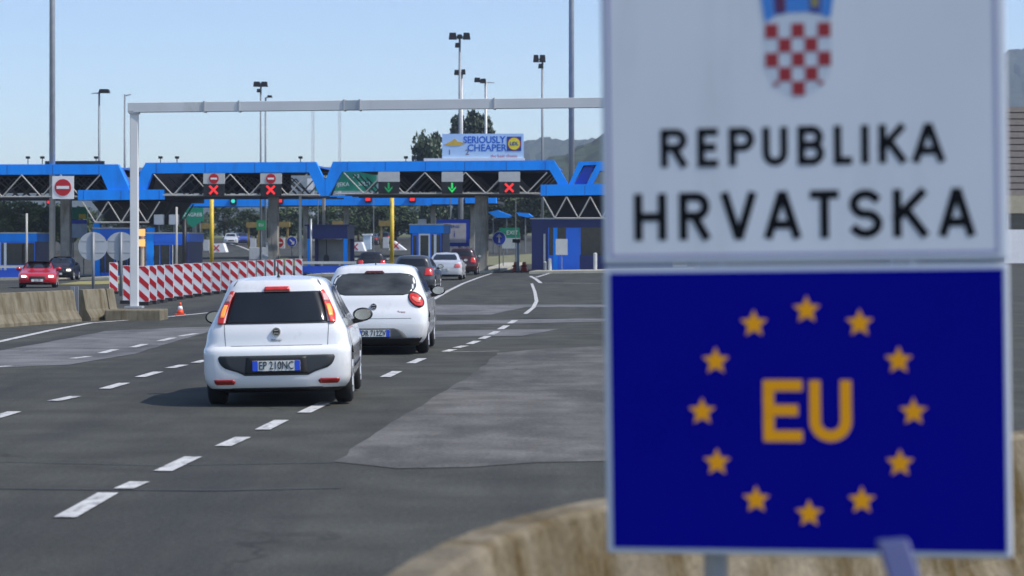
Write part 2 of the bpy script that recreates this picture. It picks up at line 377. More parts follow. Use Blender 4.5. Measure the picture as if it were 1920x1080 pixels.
truss(-250, 188, 329, 369, 6, -250, 200)
truss(289, 576, 327, 366, 4, 300, 600)
truss(645, 1026, 324, 363, 5, 630, 1040)
truss(155, 300, 378, 417, 3, 178, 280)
truss(1018, 1240, 369, 409, 5, 1041, 1240)
truss(1240, 1400, 367, 406, 4, 1240, 1380)
# dark sheets added behind the trusses, standing in for the shade under the roof
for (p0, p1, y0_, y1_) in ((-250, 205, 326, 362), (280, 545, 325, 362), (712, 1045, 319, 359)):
    b = MB(); b.prism(list(reversed([cu(p0, y0_, 11.0), cu(p1, y0_, 11.0), cu(p1, y1_, 11.0), cu(p0, y1_, 11.0)])), 11.0, 11.2); b.build('shade_sheet', DARK, canopy)
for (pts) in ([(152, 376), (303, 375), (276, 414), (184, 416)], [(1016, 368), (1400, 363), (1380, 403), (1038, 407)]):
    b = MB(); b.prism(list(reversed([cu(*p) for p in pts])), 2.6, 9.0); b.build('dark_underside', DARK, canopy)  # solid dark trapezoids filling the space behind the lower trusses
# columns
def column(px, v, ytop, w, m=CONC2, name='column'):
    u = cu(px, None, v); p = cw(u, v); g = gz(p.x, p.y); z1 = cu(px, ytop, v)[1]
    b = MB(); b.box(u - w/2, u + w/2, v - w/2, v + w/2, g - 0.2, z1); b.box(u - w*0.75, u + w*0.75, v - w*0.75, v + w*0.75, z1, z1 + 0.25)
    return b.build(name, m, canopy, bevel=0.03)
column(124, 4.0, 372, 0.62); column(513, 5.0, 368, 0.62); column(903, 5.0, 366, 0.8); column(1300, 5.0, 366, 0.8); column(232, 6, 415, 0.7); column(1150, 6, 408, 0.7); column(-120, 5, 372, 0.6)
for px, v, yt, w in ((563, 1.2, 366, 0.16), (607, 9.0, 366, 0.2)): column(px, v, yt, w, TRUSS, 'slim_column')
# small fittings along the roof edge
for px in (50, 77, 178, 299, 330, 562, 760, 775):
    b = MB(); u, z = cu(px, 307); b.tube((u, 0.3, z), (u, 0.3, z + 0.35), 0.03, n=5); b.box(u - 0.12, u + 0.12, 0.2, 0.4, z + 0.33, z + 0.48); b.build('roof_lamp', BLACK, canopy)
b = MB(); u0, z0 = cu(60, 307); u1, _ = cu(172, 307); b.box(u0, u1, 3.0, 3.3, z0, z0 + 0.28); b.build('roof_edge_box', DARK, canopy)

# second canopy further back
V2 = 62.0
can2 = thing('far_canopy', 'flat blue band of the second roof seen beyond the truss roof', 'canopy', (XL, YL, 0), -A)
for (p0, p1, yt, yb) in ((334, 500, 367, 387), (525, 808, 366, 385), (808.5, 868, 366, 383), (872, 930, 367, 381)):
    b = MB(); b.prism(list(reversed([cu(p0, yt, V2), cu(p1, yt, V2), cu(p1, yb, V2), cu(p0, yb, V2)])), V2, V2 + 1.0); b.build('fascia', BLUE, can2)
b = MB(); b.prism([cu(334, 386, V2), cu(930, 381, V2), cu(930, 376, V2), cu(334, 378, V2)], V2 + 1.0, V2 + 9); b.build('roof_deck', SOFF, can2)
for px in (352, 480, 563, 640, 805, 880):
    u = cu(px, None, V2); p = cw(u, V2 + 3); g = gz(p.x, p.y); b = MB(); b.box(u - 0.2, u + 0.2, V2 + 2.8, V2 + 3.2, g - 0.2, cu(px, 382, V2)[1]); b.build('column', CONC2, can2)
# blue sunshades further right
can3 = thing('blue_awning', 'pair of small blue awnings among the trees beyond the grey column', 'awning', (XL, YL, 0), -A)
for pts in ([(915, 398), (932, 394), (958, 404), (955, 408), (930, 408)], [(968, 398), (990, 400), (998, 406), (990, 408), (972, 404)]):
    b = MB(); b.prism(list(reversed([cu(p[0], p[1], 72) for p in pts])), 72, 74); b.build('awning_panel', BLUE, can3)
for px in (925, 950, 985):
    u = cu(px, None, 73); p = cw(u, 73); b = MB(); b.tube((u, 73, gz(p.x, p.y) - 0.1), (u, 73, cu(px, 404, 73)[1]), 0.06, n=6); b.build('support_post', POLE, can3)

# ------------------------------------------------------------------ islands and booths
ISL = mat('island_kerb', (0.42, 0.40, 0.32), 0.9, var=0.15, scale=1.5, bump=0.2)
def island(px0, px1, v0, v1, label):
    u0, u1 = cu(px0, None, v0), cu(px1, None, v0); b = MB()
    n = 8
    for k in range(n):
        va, vb = v0 + (v1 - v0) * k / n, v0 + (v1 - v0) * (k + 1) / n
        g = [gz(*cw(u, v)[:2]) for u, v in ((u0, va), (u1, va), (u1, vb), (u0, vb))]
        P = [(u0, va), (u1, va), (u1, vb), (u0, vb)]
        b.add([(*P[i], g[i] - 0.15) for i in range(4)] + [(*P[i], g[i] + 0.15) for i in range(4)],
              [(4,5,6,7),(1,2,6,5),(3,0,4,7)] + ([(0,1,5,4)] if k == 0 else []) + ([(2,3,7,6)] if k == n - 1 else []))
    o = b.build('pavement', ISL, None); o.location = (XL, YL, 0); o.rotation_euler = (0, 0, -A)
    return tag(o, label, 'traffic island', kind='structure')
island(575, 655, -6, 16, 'raised kerb island under the open booth')
island(750, 838, -3, 16, 'raised kerb island under the white framed booth')
island(992, 1300, -6, 16, 'raised kerb island under the wide booth beside the border sign')
island(150, 345, -8, 14, 'raised kerb island under the booths behind the round signs')
island(-150, 88, -4, 12, 'raised kerb island under the booth at the picture edge')
island(880, 925, 3, 30, 'raised kerb island under the thick grey column')

def booth(px0, px1, ytop, v, depth, label, style, base=0.15, group='blue control booths under the canopy'):
    u0, u1 = cu(px0, None, v), cu(px1, None, v); uc = (u0 + u1) / 2; w = u1 - u0
    p = cw(uc, v); p.z = gz(p.x, p.y) + base - 0.02
    h = cu((px0 + px1) / 2, ytop, v)[1] - p.z
    t = thing('control_booth', label, 'booth', p, -A, group)
    x0, x1 = -w / 2, w / 2
    B = BOOTHB if style != 'open' else NAVY
    if style == 'open':
        for x in (x0 + 0.12, x1 - 0.12):
            for y in (0.12, depth - 0.12):
                box('corner_post', (x - 0.12, x + 0.12, y - 0.12, y + 0.12, 0, h - 0.9), BLUE if y < 1 else NAVY, t)
        box('upper_panel', (x0, x1, 0.02, depth, h - 0.9, h - 0.1), NAVY, t)
        box('roof', (x0 - 0.15, x1 + 0.15, -0.15, depth + 0.15, h - 0.1, h), NAVY, t)
        box('lower_panel', (x0 + 0.25, x1 - 0.25, 0.05, 0.15, 0, 0.35), BOOTHB, t)
        wd = box('window', (x0 + 0.26, x1 - 0.26, depth - 0.1, depth - 0.06, 0.35, h - 0.92), PANE, t)
        box('window_frame', (x0 + 0.24, x1 - 0.24, 0.06, 0.12, 0.36, 0.44), BOOTHB, wd)
        # silhouette of the desk lamp inside
        m = MB(); m.tube((x0 + w*0.42, 1.0, h - 0.95), (x0 + w*0.42, 1.0, 1.0), 0.03, n=6); m.disc(x0 + w*0.42, 0.9, 0.18, 0.9, 1.1, 12, rz=0.28); m.build('hanging_lamp', BLACK, t)
        return t
    box('side_wall', (x0, x0 + 0.08, 0, depth, 0, h - 0.55), NAVY, t); box('side_wall', (x1 - 0.08, x1, 0, depth, 0, h - 0.55), NAVY, t)
    box('rear_wall', (x0 + 0.08, x1 - 0.08, depth - 0.08, depth, 0, h - 0.55), NAVY, t)
    box('roof_band', (x0 - 0.06, x1 + 0.06, -0.08, depth + 0.08, h - 0.55, h - 0.03), BLUE if style in ('door', 'edge') else (NAVY if style == 'wide' else BOOTHB), t)
    box('roof_cap', (x0 - 0.1, x1 + 0.1, -0.12, depth + 0.12, h - 0.03, h + 0.05), GREYP, t)
    if style in ('door', 'edge'):
        d0 = x0 + w * (0.28 if style == 'door' else 0.2); dw = 0.62
        box('front_wall', (x0 + 0.08, d0, 0.0, 0.08, 0, h - 0.55), BOOTHB, t)
        box('front_wall', (d0 + dw, x1 - 0.08, 0.0, 0.08, 0, h - 0.55), BOOTHB, t)
        dr = box('door', (d0, d0 + dw, 0.02, 0.06, 0.0 if style == 'door' else 0.5, h - 0.56), BGLASS, t)
        zb = 0.0 if style == 'door' else 0.5
        if style == 'edge': box('door_panel', (d0, d0 + dw, 0.0, 0.08, 0, 0.5), BOOTHB, t)
        for q in ((d0 - 0.05, d0 + 0.05, -0.03, 0.0, zb, h - 0.6), (d0 + dw - 0.05, d0 + dw + 0.05, -0.03, 0.0, zb, h - 0.6), (d0 - 0.05, d0 + dw + 0.05, -0.034, 0.0, h - 0.69, h - 0.58)): box('door_frame', q, WHITE, dr)
        for fx in (0.07, 0.12) if style == 'door' else (0.75,):
            wd = box('window', (x0 + w*fx + 0.02, x0 + w*fx + 0.14, -0.012, 0.0, 0.9, h - 0.7), BGLASS, t)
        pw = box('window', (d0 + dw + 0.14, x1 - 0.14, -0.012, 0.0, 0.8, h - 0.65), BGLASS, t)
        box('window_frame', (d0 + dw + 0.3, d0 + dw + 0.46, -0.05, -0.012, 0.3, h - 0.62), WHITE, pw)
        m = MB(); m.box(x0 + 0.4, x0 + 0.9, 0.5, 1.1, h + 0.05, h + 0.35); m.tube((x0+0.65, 0.48, h+0.2), (x0+0.65, 0.5, h+0.2), 0.13, n=12); m.build('air_conditioner', GREYP, t)
    if style == 'column':
        box('corner_column', (x0 - 0.02, x0 + 0.42, -0.1, 0.3, 0, h + 0.35), BLUE, t)
        box('front_wall', (x0 + 0.42, x1 - 0.08, 0.0, 0.08, h - 0.75, h - 0.55), BOOTHB, t)
        wd = box('window', (x0 + 0.42, x1 - 0.08, 0.02, 0.06, 0.2, h - 0.75), BGLASS, t)
        for q in (0.3, 0.55, 0.62, 0.9): box('mullion', (x0 + w*q, x0 + w*q + 0.05, -0.02, 0.02, 0.2, h - 0.75), BOOTHB if q != 0.62 else WHITE, wd)
        box('lower_panel', (x0 + 0.42, x1 - 0.08, 0.0, 0.08, 0, 0.2), BOOTHB, t)
    if style == 'wide':
        bays = [0.0, 0.11, 0.24, 0.34, 0.52, 0.7, 0.86, 1.0]
        for i, (a, c) in enumerate(zip(bays, bays[1:])):
            xa, xb = x0 + 0.08 + (w - 0.16) * a, x0 + 0.08 + (w - 0.16) * c
            if i % 2 == 0:
                box('front_wall', (xa, xb, 0.0, 0.08, 0, h - 0.55), NAVY if i != 2 else BOOTHB, t)
            else:
                box('front_wall', (xa, xb, 0.0, 0.08, 0, 0.9), NAVY if i != 1 else BOOTHB, t)
                wd = box('window', (xa, xb, 0.02, 0.06, 0.9, h - 0.55), BGLASS, t)
                box('window_frame', (xa, xa + 0.06, -0.02, 0.02, 0.9, h - 0.55), BOOTHB, wd)
        for fx, m_, wd_ in ((0.085, GREYP, 0.12), (0.155, BLUE, 0.26)):
            box('front_pillar', (x0 + w*fx, x0 + w*fx + wd_, -0.14, -0.02, 0.1 if m_ is GREYP else 0, h - (0.95 if m_ is GREYP else 0.56)), m_, t)
    return t
booth(-40, 68, 437, 2.5, 4.0, 'blue booth with white framed window, cut by the picture edge', 'edge')
booth(176, 245, 428, 3.0, 4.0, 'blue booth half hidden behind the two round grey discs', 'column')
booth(276, 352, 437, 1.0, 4.5, 'blue booth with tall bright corner column behind the striped boards', 'column')
booth(576, 651, 421, 2.0, 3.2, 'open navy booth with bright blue posts and a hanging lamp', 'open')
booth(770, 830, 421, 3.0, 4.2, 'small blue booth with white framed glass door and white strip', 'door')
booth(997, 1260, 410, 1.5, 6.0, 'wide dark blue booth beside the border sign', 'wide')

# things standing on the islands
def post_thing(name, label, cat, pt, hgt, r, m, rotz=-A, group=None, n=8):
    t = thing(name, label, cat, pt, rotz, group); b = MB(); b.tube((0, 0, -0.05), (0, 0, hgt), r, n=n); b.build('post', m, t, smooth=True); return t
def panel_sign(name, label, cat, px0, px1, y0, y1, v, m, legs=(0.2, 0.8), group=None, base=0.13, back=POLE):
    u0, u1 = cu(px0, None, v), cu(px1, None, v); p = cw((u0 + u1) / 2, v); g = gz(p.x, p.y) + base; w = u1 - u0
    zt, zb = cu(px0, y0, v)[1] - g, cu(px0, y1, v)[1] - g
    t = thing(name, label, cat, (p.x, p.y, g), -A, group)
    for l in legs: b = MB(); b.tube((-w/2 + w*l, 0.06, -0.15), (-w/2 + w*l, 0.06, zt - 0.05), 0.04, n=6); b.build('post', back, t)
    pn = box('panel', (-w/2, w/2, 0, 0.04, zb, zt), m, t)
    return t, pn, w, zb, zt
t, pn, w, zb, zt = panel_sign('notice_board', 'blank grey notice board on a thin post before the wide booth', 'sign', 1042, 1064, 448, 478, -1.2, GREYP, (0.5,))
for px, hh, lab in ((1031, 0.7, 'stubby pale bollard beside the wide booth post'), (1022, 0.5, 'short dark bollard beside the wide booth wall'), (1116, 1.0, 'pale bollard on the island next to the border sign')):
    p = cg(px, -1.0); p.z += 0.14; t = thing('bollard', lab, 'bollard', p, -A, 'bollards before the wide booth')
    b = MB(); b.tube((0,0,0), (0,0,hh), 0.12, n=12); b.build('post', GREYP if px != 1022 else POLE, t); b = MB(); b.tube((0,0,hh), (0,0,hh+0.05), 0.12, 0.07, n=12); b.build('cap', GREYP, t)

# lane signals under the roof edge
def cross(m, cx, cz, r, wd, y0, y1):
    for s in (1, -1):
        a = math.pi / 4 * s; dx, dz = math.cos(a), math.sin(a); nx, nz_ = -dz * wd / 2, dx * wd / 2
        o = 0.0 if s > 0 else -0.012
        m.prism([(cx - dx*r - nx, cz - dz*r - nz_), (cx + dx*r - nx, cz + dz*r - nz_), (cx + dx*r + nx, cz + dz*r + nz_), (cx - dx*r + nx, cz - dz*r + nz_)], y0 + o, y1 + o)
def arrow_down(m, cx, cz, r, wd, y0, y1):
    m.prism([(cx - wd/2, cz - r*0.2), (cx + wd/2, cz - r*0.2), (cx + wd/2, cz + r), (cx - wd/2, cz + r)], y0, y1)
    m.prism([(cx, cz - r), (cx + r*0.75, cz - r*0.1), (cx + r*0.75, cz + r*0.25), (cx, cz - r*0.5)], y0 - 0.01, y1 - 0.01)
    m.prism([(cx, cz - r*0.5), (cx - r*0.75, cz + r*0.25), (cx - r*0.75, cz - r*0.1), (cx, cz - r)], y0 - 0.02, y1 - 0.02)
def lane_signal(px, kind, noentry, label):
    v = -0.55; u0, zt = cu(px - 20, 325 if px < 600 else 322, v); u1, zm = cu(px + 20, 345 if px < 600 else 341, v); zb = cu(px, 367 if px < 600 else 363, v)[1]
    p = cw((u0 + u1) / 2, v); w = u1 - u0
    t = thing('lane_signal', label, 'lane signal', (p.x, p.y, zb), -A, 'lane signals hung under the roof edge')
    zt -= zb; zm -= zb
    box('backing_panel', (-w/2, w/2, 0.0, 0.1, zm + 0.01, zt), GREYP, t)
    box('hanger', (-0.06, 0.06, 0.1, 0.62, zt - 0.3, zt - 0.1), POLE, t)
    hs = box('signal_housing', (-w/2 + 0.02, w/2 - 0.02, -0.08, 0.1, 0, zm), BLACK, t)
    m = MB(); cz = zm / 2
    if kind == 'x': cross(m, 0, cz, 0.36, 0.13, -0.11, -0.08); m.build('red_cross', REDL, hs)
    else: arrow_down(m, 0, cz, 0.31, 0.12, -0.1, -0.08); m.build('green_arrow', GRNL if px > 800 else mat('green_signal_dim', (0.02, 0.35, 0.10), 0.4, emit=0.12), hs)
    if noentry:
        cz = (zm + zt) / 2
        m = MB(); m.disc(0, cz, 0.31, -0.03, 0.0); d = m.build('no_entry_disc', RED, t)
        box('bar', (-0.2, 0.2, -0.045, -0.03, cz - 0.06, cz + 0.06), WHITE, d)
lane_signal(401, 'x', True, 'red cross lane signal with no entry disc above the yellow post')
lane_signal(508, 'x', True, 'red cross lane signal with no entry disc above the grey column')
lane_signal(729, 'a', False, 'dim green arrow lane signal under the blue roof edge, above a yellow post')
lane_signal(848, 'a', False, 'bright green arrow lane signal below the billboard')
lane_signal(955, 'x', False, 'red cross lane signal without a disc, above the trees')
# the large no entry board at the left
v = -0.6; (u0, zt), (u1, zb) = cu(98, 330, v), cu(138, 373, v); p = cw((u0 + u1) / 2, v); w = u1 - u0
t = thing('no_entry_board', 'white square board with large red no entry disc beside the tall mast', 'sign', (p.x, p.y, zb), -A)
pn = box('panel', (-w/2, w/2, 0, 0.08, 0, zt - zb), WHITE, t); hz = (zt - zb) / 2
m = MB(); m.disc(0, hz, 0.53, -0.03, 0); d = m.build('red_disc', RED, pn); box('white_bar', (-0.4, 0.4, -0.05, -0.03, hz - 0.09, hz + 0.09), WHITE, pn)
box('hanger', (-0.08, 0.08, 0.08, 0.7, zt - zb - 0.5, zt - zb - 0.2), POLE, t)

# red and teal lamps on the far canopy
for i, (px, py, m_, c) in enumerate(((352, 374, REDL, 'square red'), (437, 377, TEALL, 'small teal'), (524, 375, REDL, 'narrow red'), (690, 372, REDL, 'large red'), (773, 372, REDL, 'pointed red'), (93, 377, REDL, 'dim red'))):
    v = V2 - 0.4; u, z = cu(px, py, v); p = cw(u, v); r = 0.24 if m_ is REDL else 0.22
    t = thing('far_signal', c + ' lamp on the second blue roof' + (' above the green arrow sign' if px == 352 else ' between two lanes' if px == 437 else ''), 'signal', (p.x, p.y, z - r), -A, 'lamps on the second roof')
    box('housing', (-r*1.25, r*1.25, 0, 0.38, -0.1, 2*r + 0.1), BLACK, t); m = MB()
    if px == 437: m.disc(0, r, r*0.8, -0.04, 0)
    else: m.box(-r*0.9, r*0.9, -0.04, 0, 0.1*r, 1.9*r)
    m.build('lens', m_, t)

# ------------------------------------------------------------------ cars
def pchip(xs, ys):
    n = len(xs); d = [(ys[i+1]-ys[i])/(xs[i+1]-xs[i]) for i in range(n-1)]; m = [d[0]] + [0.0]*(n-2) + [d[-1]]
    for i in range(1, n-1):
        if d[i-1]*d[i] > 0:
            h0, h1 = xs[i]-xs[i-1], xs[i+1]-xs[i]; w1, w2 = 2*h1+h0, h1+2*h0
            m[i] = (w1+w2)/(w1/d[i-1]+w2/d[i])
    def f(x):
        if x <= xs[0]: return ys[0]
        if x >= xs[-1]: return ys[-1]
        i = 0
        while x > xs[i+1]: i += 1
        h = xs[i+1]-xs[i]; t = (x-xs[i])/h
        return (2*t**3-3*t*t+1)*ys[i]+(t**3-2*t*t+t)*h*m[i]+(-2*t**3+3*t*t)*ys[i+1]+(t**3-t*t)*h*m[i+1]
    return f
class Car:
    # rows: (z, rear y, front y, half width); the body is a stack of rounded plan outlines
    def __init__(s, name, label, rows, paint, pos, heading, roll=0.0, wheels=(0.75, 3.25), wr=0.31, track=0.72, tw=0.2, bow=0.05, rr=0.16, rf=0.3, group='cars queueing at the checkpoint', arches=True):
        s.root = thing(name, label, 'car', pos, 0, group); s.root.rotation_euler = (0, R(-roll), -R(heading))
        z = [r[0] for r in rows]; s.rows = rows
        s.yr, s.yf, s.w = (pchip(z, [r[i] for r in rows]) for i in (1, 2, 3))
        s.bow, s.rr, s.rf = bow, rr, rf; s.ztop = z[-1]; s.zbot = z[0]
        zs = []
        for a, c in zip(z, z[1:]):
            n = max(1, int((c - a) / 0.035)) ; zs += [a + (c - a) * i / n for i in range(n)]
        zs.append(z[-1])
        NR, NS = 20, 14; b = MB(); ring = None
        for zz in zs:
            w = s.w(zz); pts = []
            xs = [-w * math.cos(math.pi * i / NR) for i in range(NR + 1)]
            for x in xs: pts.append((x, s.yR(x, zz)))
            a, c = s.yR(w, zz), s.yF(w, zz)
            for i in range(1, NS): pts.append((w * (1 - 0.012 * abs(2*i/NS - 1)**3), a + (c - a) * i / NS))
            for x in reversed(xs): pts.append((x, s.yF(x, zz)))
            for i in range(1, NS): pts.append((-w * (1 - 0.012 * abs(2*i/NS - 1)**3), c + (a - c) * i / NS))
            b.v += [(x, y, zz) for x, y in pts]; ring = len(pts)
        for j in range(len(zs) - 1):
            for i in range(ring): b.f.append((j*ring+i, j*ring+(i+1) % ring, (j+1)*ring+(i+1) % ring, (j+1)*ring+i)); b.mi.append(0)
        for j, rev in ((0, True), (len(zs) - 1, False)):
            cx = sum(b.v[j*ring+i][1] for i in range(ring)) / ring; k = len(b.v); b.v.append((0, cx, zs[j] + (0.012 if not rev else 0)))
            for i in range(ring):
                f = (j*ring+i, j*ring+(i+1) % ring, k); b.f.append(f[::-1] if rev else f); b.mi.append(0)
        me = b.mesh('body', [paint, BLACK], smooth=True)
        s.body = link('body', me, s.root)
        wy0, wy1 = wheels
        if arches:
            cb = MB()
            for y in wheels:
                for sx in (-1, 1): cb.tube((sx*1.2, y, wr), (sx*(track - tw/2 - 0.06), y, wr), wr + 0.055, n=28)
            cut = cb.build('arch_cutter', BLACK)
            md = s.body.modifiers.new('arch', 'BOOLEAN'); md.object = cut; md.operation = 'DIFFERENCE'; md.solver = 'EXACT'
            cut.parent = s.root
            bpy.context.view_layer.update()
            nm = bpy.data.meshes.new_from_object(s.body.evaluated_get(bpy.context.evaluated_depsgraph_get()))
            s.body.modifiers.clear(); s.body.data = nm; bpy.data.objects.remove(cut)
            if len(nm.materials) < 2: nm.materials.clear(); nm.materials.append(paint); nm.materials.append(BLACK)
            for p in nm.polygons:
                c = p.center; p.material_index = 0
                for y in wheels:
                    d = math.hypot(c.y - y, c.z - wr)
                    if d < wr + 0.05 and abs(c.x) < 0.98 * s.w(max(c.z, s.zbot)) - 0.004: p.material_index = 1
                if p.normal.z < -0.75: p.material_index = 1
            nm.polygons.foreach_set('use_smooth', [True] * len(nm.polygons))
            nm.set_sharp_from_angle(angle=R(38))
        for y in wheels:
            for sx in (-1, 1): s.wheel(sx, y, wr, tw, track)
    def corner(s, ax, w, r):
        t = ax - (w - r)
        return r - math.sqrt(max(0.0, r*r - t*t)) if t > 0 else 0.0
    def yR(s, x, z):
        w = s.w(z); ax = min(abs(x), w); r = min(s.rr, w * 0.6)
        return s.yr(z) + s.bow * (ax / w) ** 2 + s.corner(ax, w, r)
    def yF(s, x, z):
        w = s.w(z); ax = min(abs(x), w); r = min(s.rf, w * 0.6)
        return s.yf(z) - s.bow * 2 * (ax / w) ** 2 - s.corner(ax, w, r)
    def wheel(s, sx, y, r, tw, track):
        t = bpy.data.objects.new('wheel', None); COL.objects.link(t); t.parent = s.root; t.location = (sx * track, y, r); t.empty_display_size = 0.1
        n = 28; prof = [(-tw/2, r*0.66), (-tw/2 - 0.005, r*0.85), (-tw/2 + 0.025, r*0.985), (0, r), (tw/2 - 0.025, r*0.985), (tw/2 + 0.005, r*0.85), (tw/2, r*0.66)]
        b = MB()
        for x, q in prof:
            for i in range(n): a = 2*math.pi*i/n; b.v.append((x, q*math.cos(a), q*math.sin(a)))
        for j in range(len(prof)-1):
            for i in range(n): b.f.append((j*n+i, j*n+(i+1) % n, (j+1)*n+(i+1) % n, (j+1)*n+i)); b.mi.append(0)
        b.build('tyre', RUBBER, t, smooth=True)
        b = MB(); b.tube((sx*tw*0.1, 0, 0), (sx*tw*0.32, 0, 0), r*0.66, n=20, m=1)
        for k in range(5):
            a = 2*math.pi*k/5; d = Vector((0, math.cos(a), math.sin(a))); b.tube(d*0.03 + Vector((sx*tw*0.38, 0, 0)), d*r*0.62 + Vector((sx*tw*0.42, 0, 0)), 0.035, 0.03, n=5)
        b.tube((sx*tw*0.3, 0, 0), (sx*tw*0.44, 0, 0), 0.05, n=10)
        b.build('rim', [GALV, BLACK], t)
    def patch(s, name, rows, m, side='rear', off=0.006, parent=None, nx=12, skirt=0.02, smooth_rows=True):
        zs = [r[0] for r in rows]
        if zs[0] > zs[-1]: rows = rows[::-1]; zs = zs[::-1]
        if smooth_rows and len(rows) > 2: f0, f1 = pchip(zs, [r[1] for r in rows]), pchip(zs, [r[2] for r in rows])
        else:
            def lin(k):
                def f(z):
                    for a, c in zip(rows, rows[1:]):
                        if z <= c[0] + 1e-9: return a[k] + (c[k]-a[k])*(z-a[0])/(c[0]-a[0])
                    return rows[-1][k]
                return f
            f0, f1 = lin(1), lin(2)
        nz = max(2, int((zs[-1]-zs[0]) / 0.02)); b = MB(); n = nx + 1
        nz = min(nz, 24)
        def P(q, z, o):
            if side == 'rear': return (q, s.yR(q, z) - o, z)
            if side == 'front': return (q, s.yF(q, z) + o, z)
            sx = 1 if side == 'right' else -1
            return (sx * (s.w(z) + o), q, z)
        for j in range(nz + 1):
            z = zs[0] + (zs[-1]-zs[0]) * j / nz
            for i in range(n): b.v.append(P(f0(z) + (f1(z)-f0(z)) * i / nx, z, off))
        for j in range(nz):
            for i in range(nx):
                f = (j*n+i, j*n+i+1, (j+1)*n+i+1, (j+1)*n+i); b.f.append(f if side in ('rear', 'right') else f[::-1]); b.mi.append(0)
        loop = [(0, i) for i in range(n)] + [(j, nx) for j in range(1, nz+1)] + [(nz, i) for i in range(nx-1, -1, -1)] + [(j, 0) for j in range(nz-1, 0, -1)]
        base = len(b.v)
        for j, i in loop:
            z = zs[0] + (zs[-1]-zs[0]) * j / nz; b.v.append(P(f0(z) + (f1(z)-f0(z)) * i / nx, z, off - skirt))
        L = len(loop)
        for k in range(L):
            a, c = loop[k], loop[(k+1) % L]; f = (a[0]*n+a[1], base+k, base+(k+1) % L, c[0]*n+c[1]); b.f.append(f if side in ('rear', 'right') else f[::-1]); b.mi.append(0)
        o = b.build(name, m, parent or s.root)
        for p in o.data.polygons[:nz*nx]: p.use_smooth = True
        return o
    def mirror(s, sx, y, z, m, stalk=0.14):
        t = bpy.data.objects.new('wing_mirror', None); COL.objects.link(t); t.parent = s.root; t.location = (sx * (s.w(z) + stalk), y, z); t.empty_display_size = 0.1
        me = bpy.data.meshes.new('cap'); bm = bmesh.new(); bmesh.ops.create_icosphere(bm, subdivisions=3, radius=1.0)
        for v in bm.verts: v.co = Vector((v.co.x*0.125, v.co.y*0.10 if v.co.y > 0 else v.co.y*0.05, v.co.z*0.085 + 0.05))
        for f in bm.faces: f.smooth = True
        bm.to_mesh(me); bm.free(); me.materials.append(m); me.materials.append(BLACK)
        for p in me.polygons: p.material_index = 1 if p.center.y < 0.02 else 0
        link('cap', me, t)
        b = MB(); b.disc(0, 0.05, 0.1, -0.056, -0.04, 20, rz=0.065); b.build('mirror_glass', CHROME, t)
        b = MB(); b.tube((-sx*(stalk+0.03), 0.02, -0.05), (0, 0.02, 0.0), 0.03, 0.04, n=8); b.build('stalk', BLACK, t)
    def plate(s, x0, x1, z0, z1, txt, off=0.03, italian=True, side='rear'):
        zc, xc = (z0+z1)/2, (x0+x1)/2
        t = bpy.data.objects.new('number_plate', None); COL.objects.link(t); t.parent = s.root
        y = s.yR(xc, zc) - off if side == 'rear' else s.yF(xc, zc) + off
        t.location = (xc, y, zc); t.empty_display_size = 0.1
        if side == 'front': t.rotation_euler = (0, 0, math.pi)
        w, h = (x1-x0)/2, (z1-z0)/2
        box('plate_panel', (-w, w, 0, 0.05, -h, h), PLATE, t)
        if italian:
            box('blue_band', (-w, -w+0.06, -0.003, 0, -h, h), PBLUE, t); box('blue_band', (w-0.06, w, -0.003, 0, -h, h), PBLUE, t)
        text(txt, 0.13, BLACK, t, (0, -0.004, 0), 'characters', sx=0.72)
def badge(c, x, z, r, m=CHROME):
    b = MB(); y = c.yR(x, z); b.disc(x, z, r, y - 0.03, y + 0.03, 20); o = b.build('badge', m, c.root)
    b = MB(); b.disc(x, z, r*0.75, y - 0.034, y - 0.03, 20); b.build('badge_centre', DARK, o)
    # s-like mark left by highlight and shadow
    b = MB(); b.box(x - r*0.5, x + r*0.5, y - 0.038, y - 0.034, z + r*0.2, z + r*0.5); b.box(x - r*0.5, x + r*0.5, y - 0.038, y - 0.034, z - r*0.5, z - r*0.2); b.build('badge_mark', CHROME, o)

# --- nearest car: white hatchback with tall lamps beside the rear window
p1 = hit(520, 764)
punto_rows = [(0.17, .14, 3.86, .70), (0.22, .05, 3.98, .78), (0.32, .0, 4.04, .835), (0.50, -.015, 4.06, .845), (0.64, -.012, 4.05, .845), (0.675, .01, 4.03, .84), (0.70, .05, 4.0, .83), (0.86, .075, 3.7, .80),
              (0.96, .11, 3.2, .755), (1.04, .15, 2.85, .715), (1.18, .23, 2.5, .655), (1.32, .31, 2.15, .60), (1.40, .34, 1.9, .565), (1.445, .37, 1.65, .52), (1.47, .50, 1.5, .45), (1.485, .80, 1.3, .30)]
c = Car('white_hatchback', 'white hatchback with tall lit lamps, nearest car on the road', punto_rows, CARWHITE, (p1.x, p1.y, p1.z), -1.6, roll=1.1, wheels=(0.72, 3.22), wr=0.31, track=0.735, bow=0.06, rr=0.15)
c.root.scale = (0.97, 0.97, 0.97)
g = c.patch('rear_window', [(0.965, -.585, .585), (1.05, -.57, .57), (1.25, -.515, .515), (1.315, -.485, .485)], GLASS, off=0.004)
c.patch('window_gasket', [(0.952, -.60, .60), (0.968, -.60, .60)], BLACK, parent=g, off=0.005)
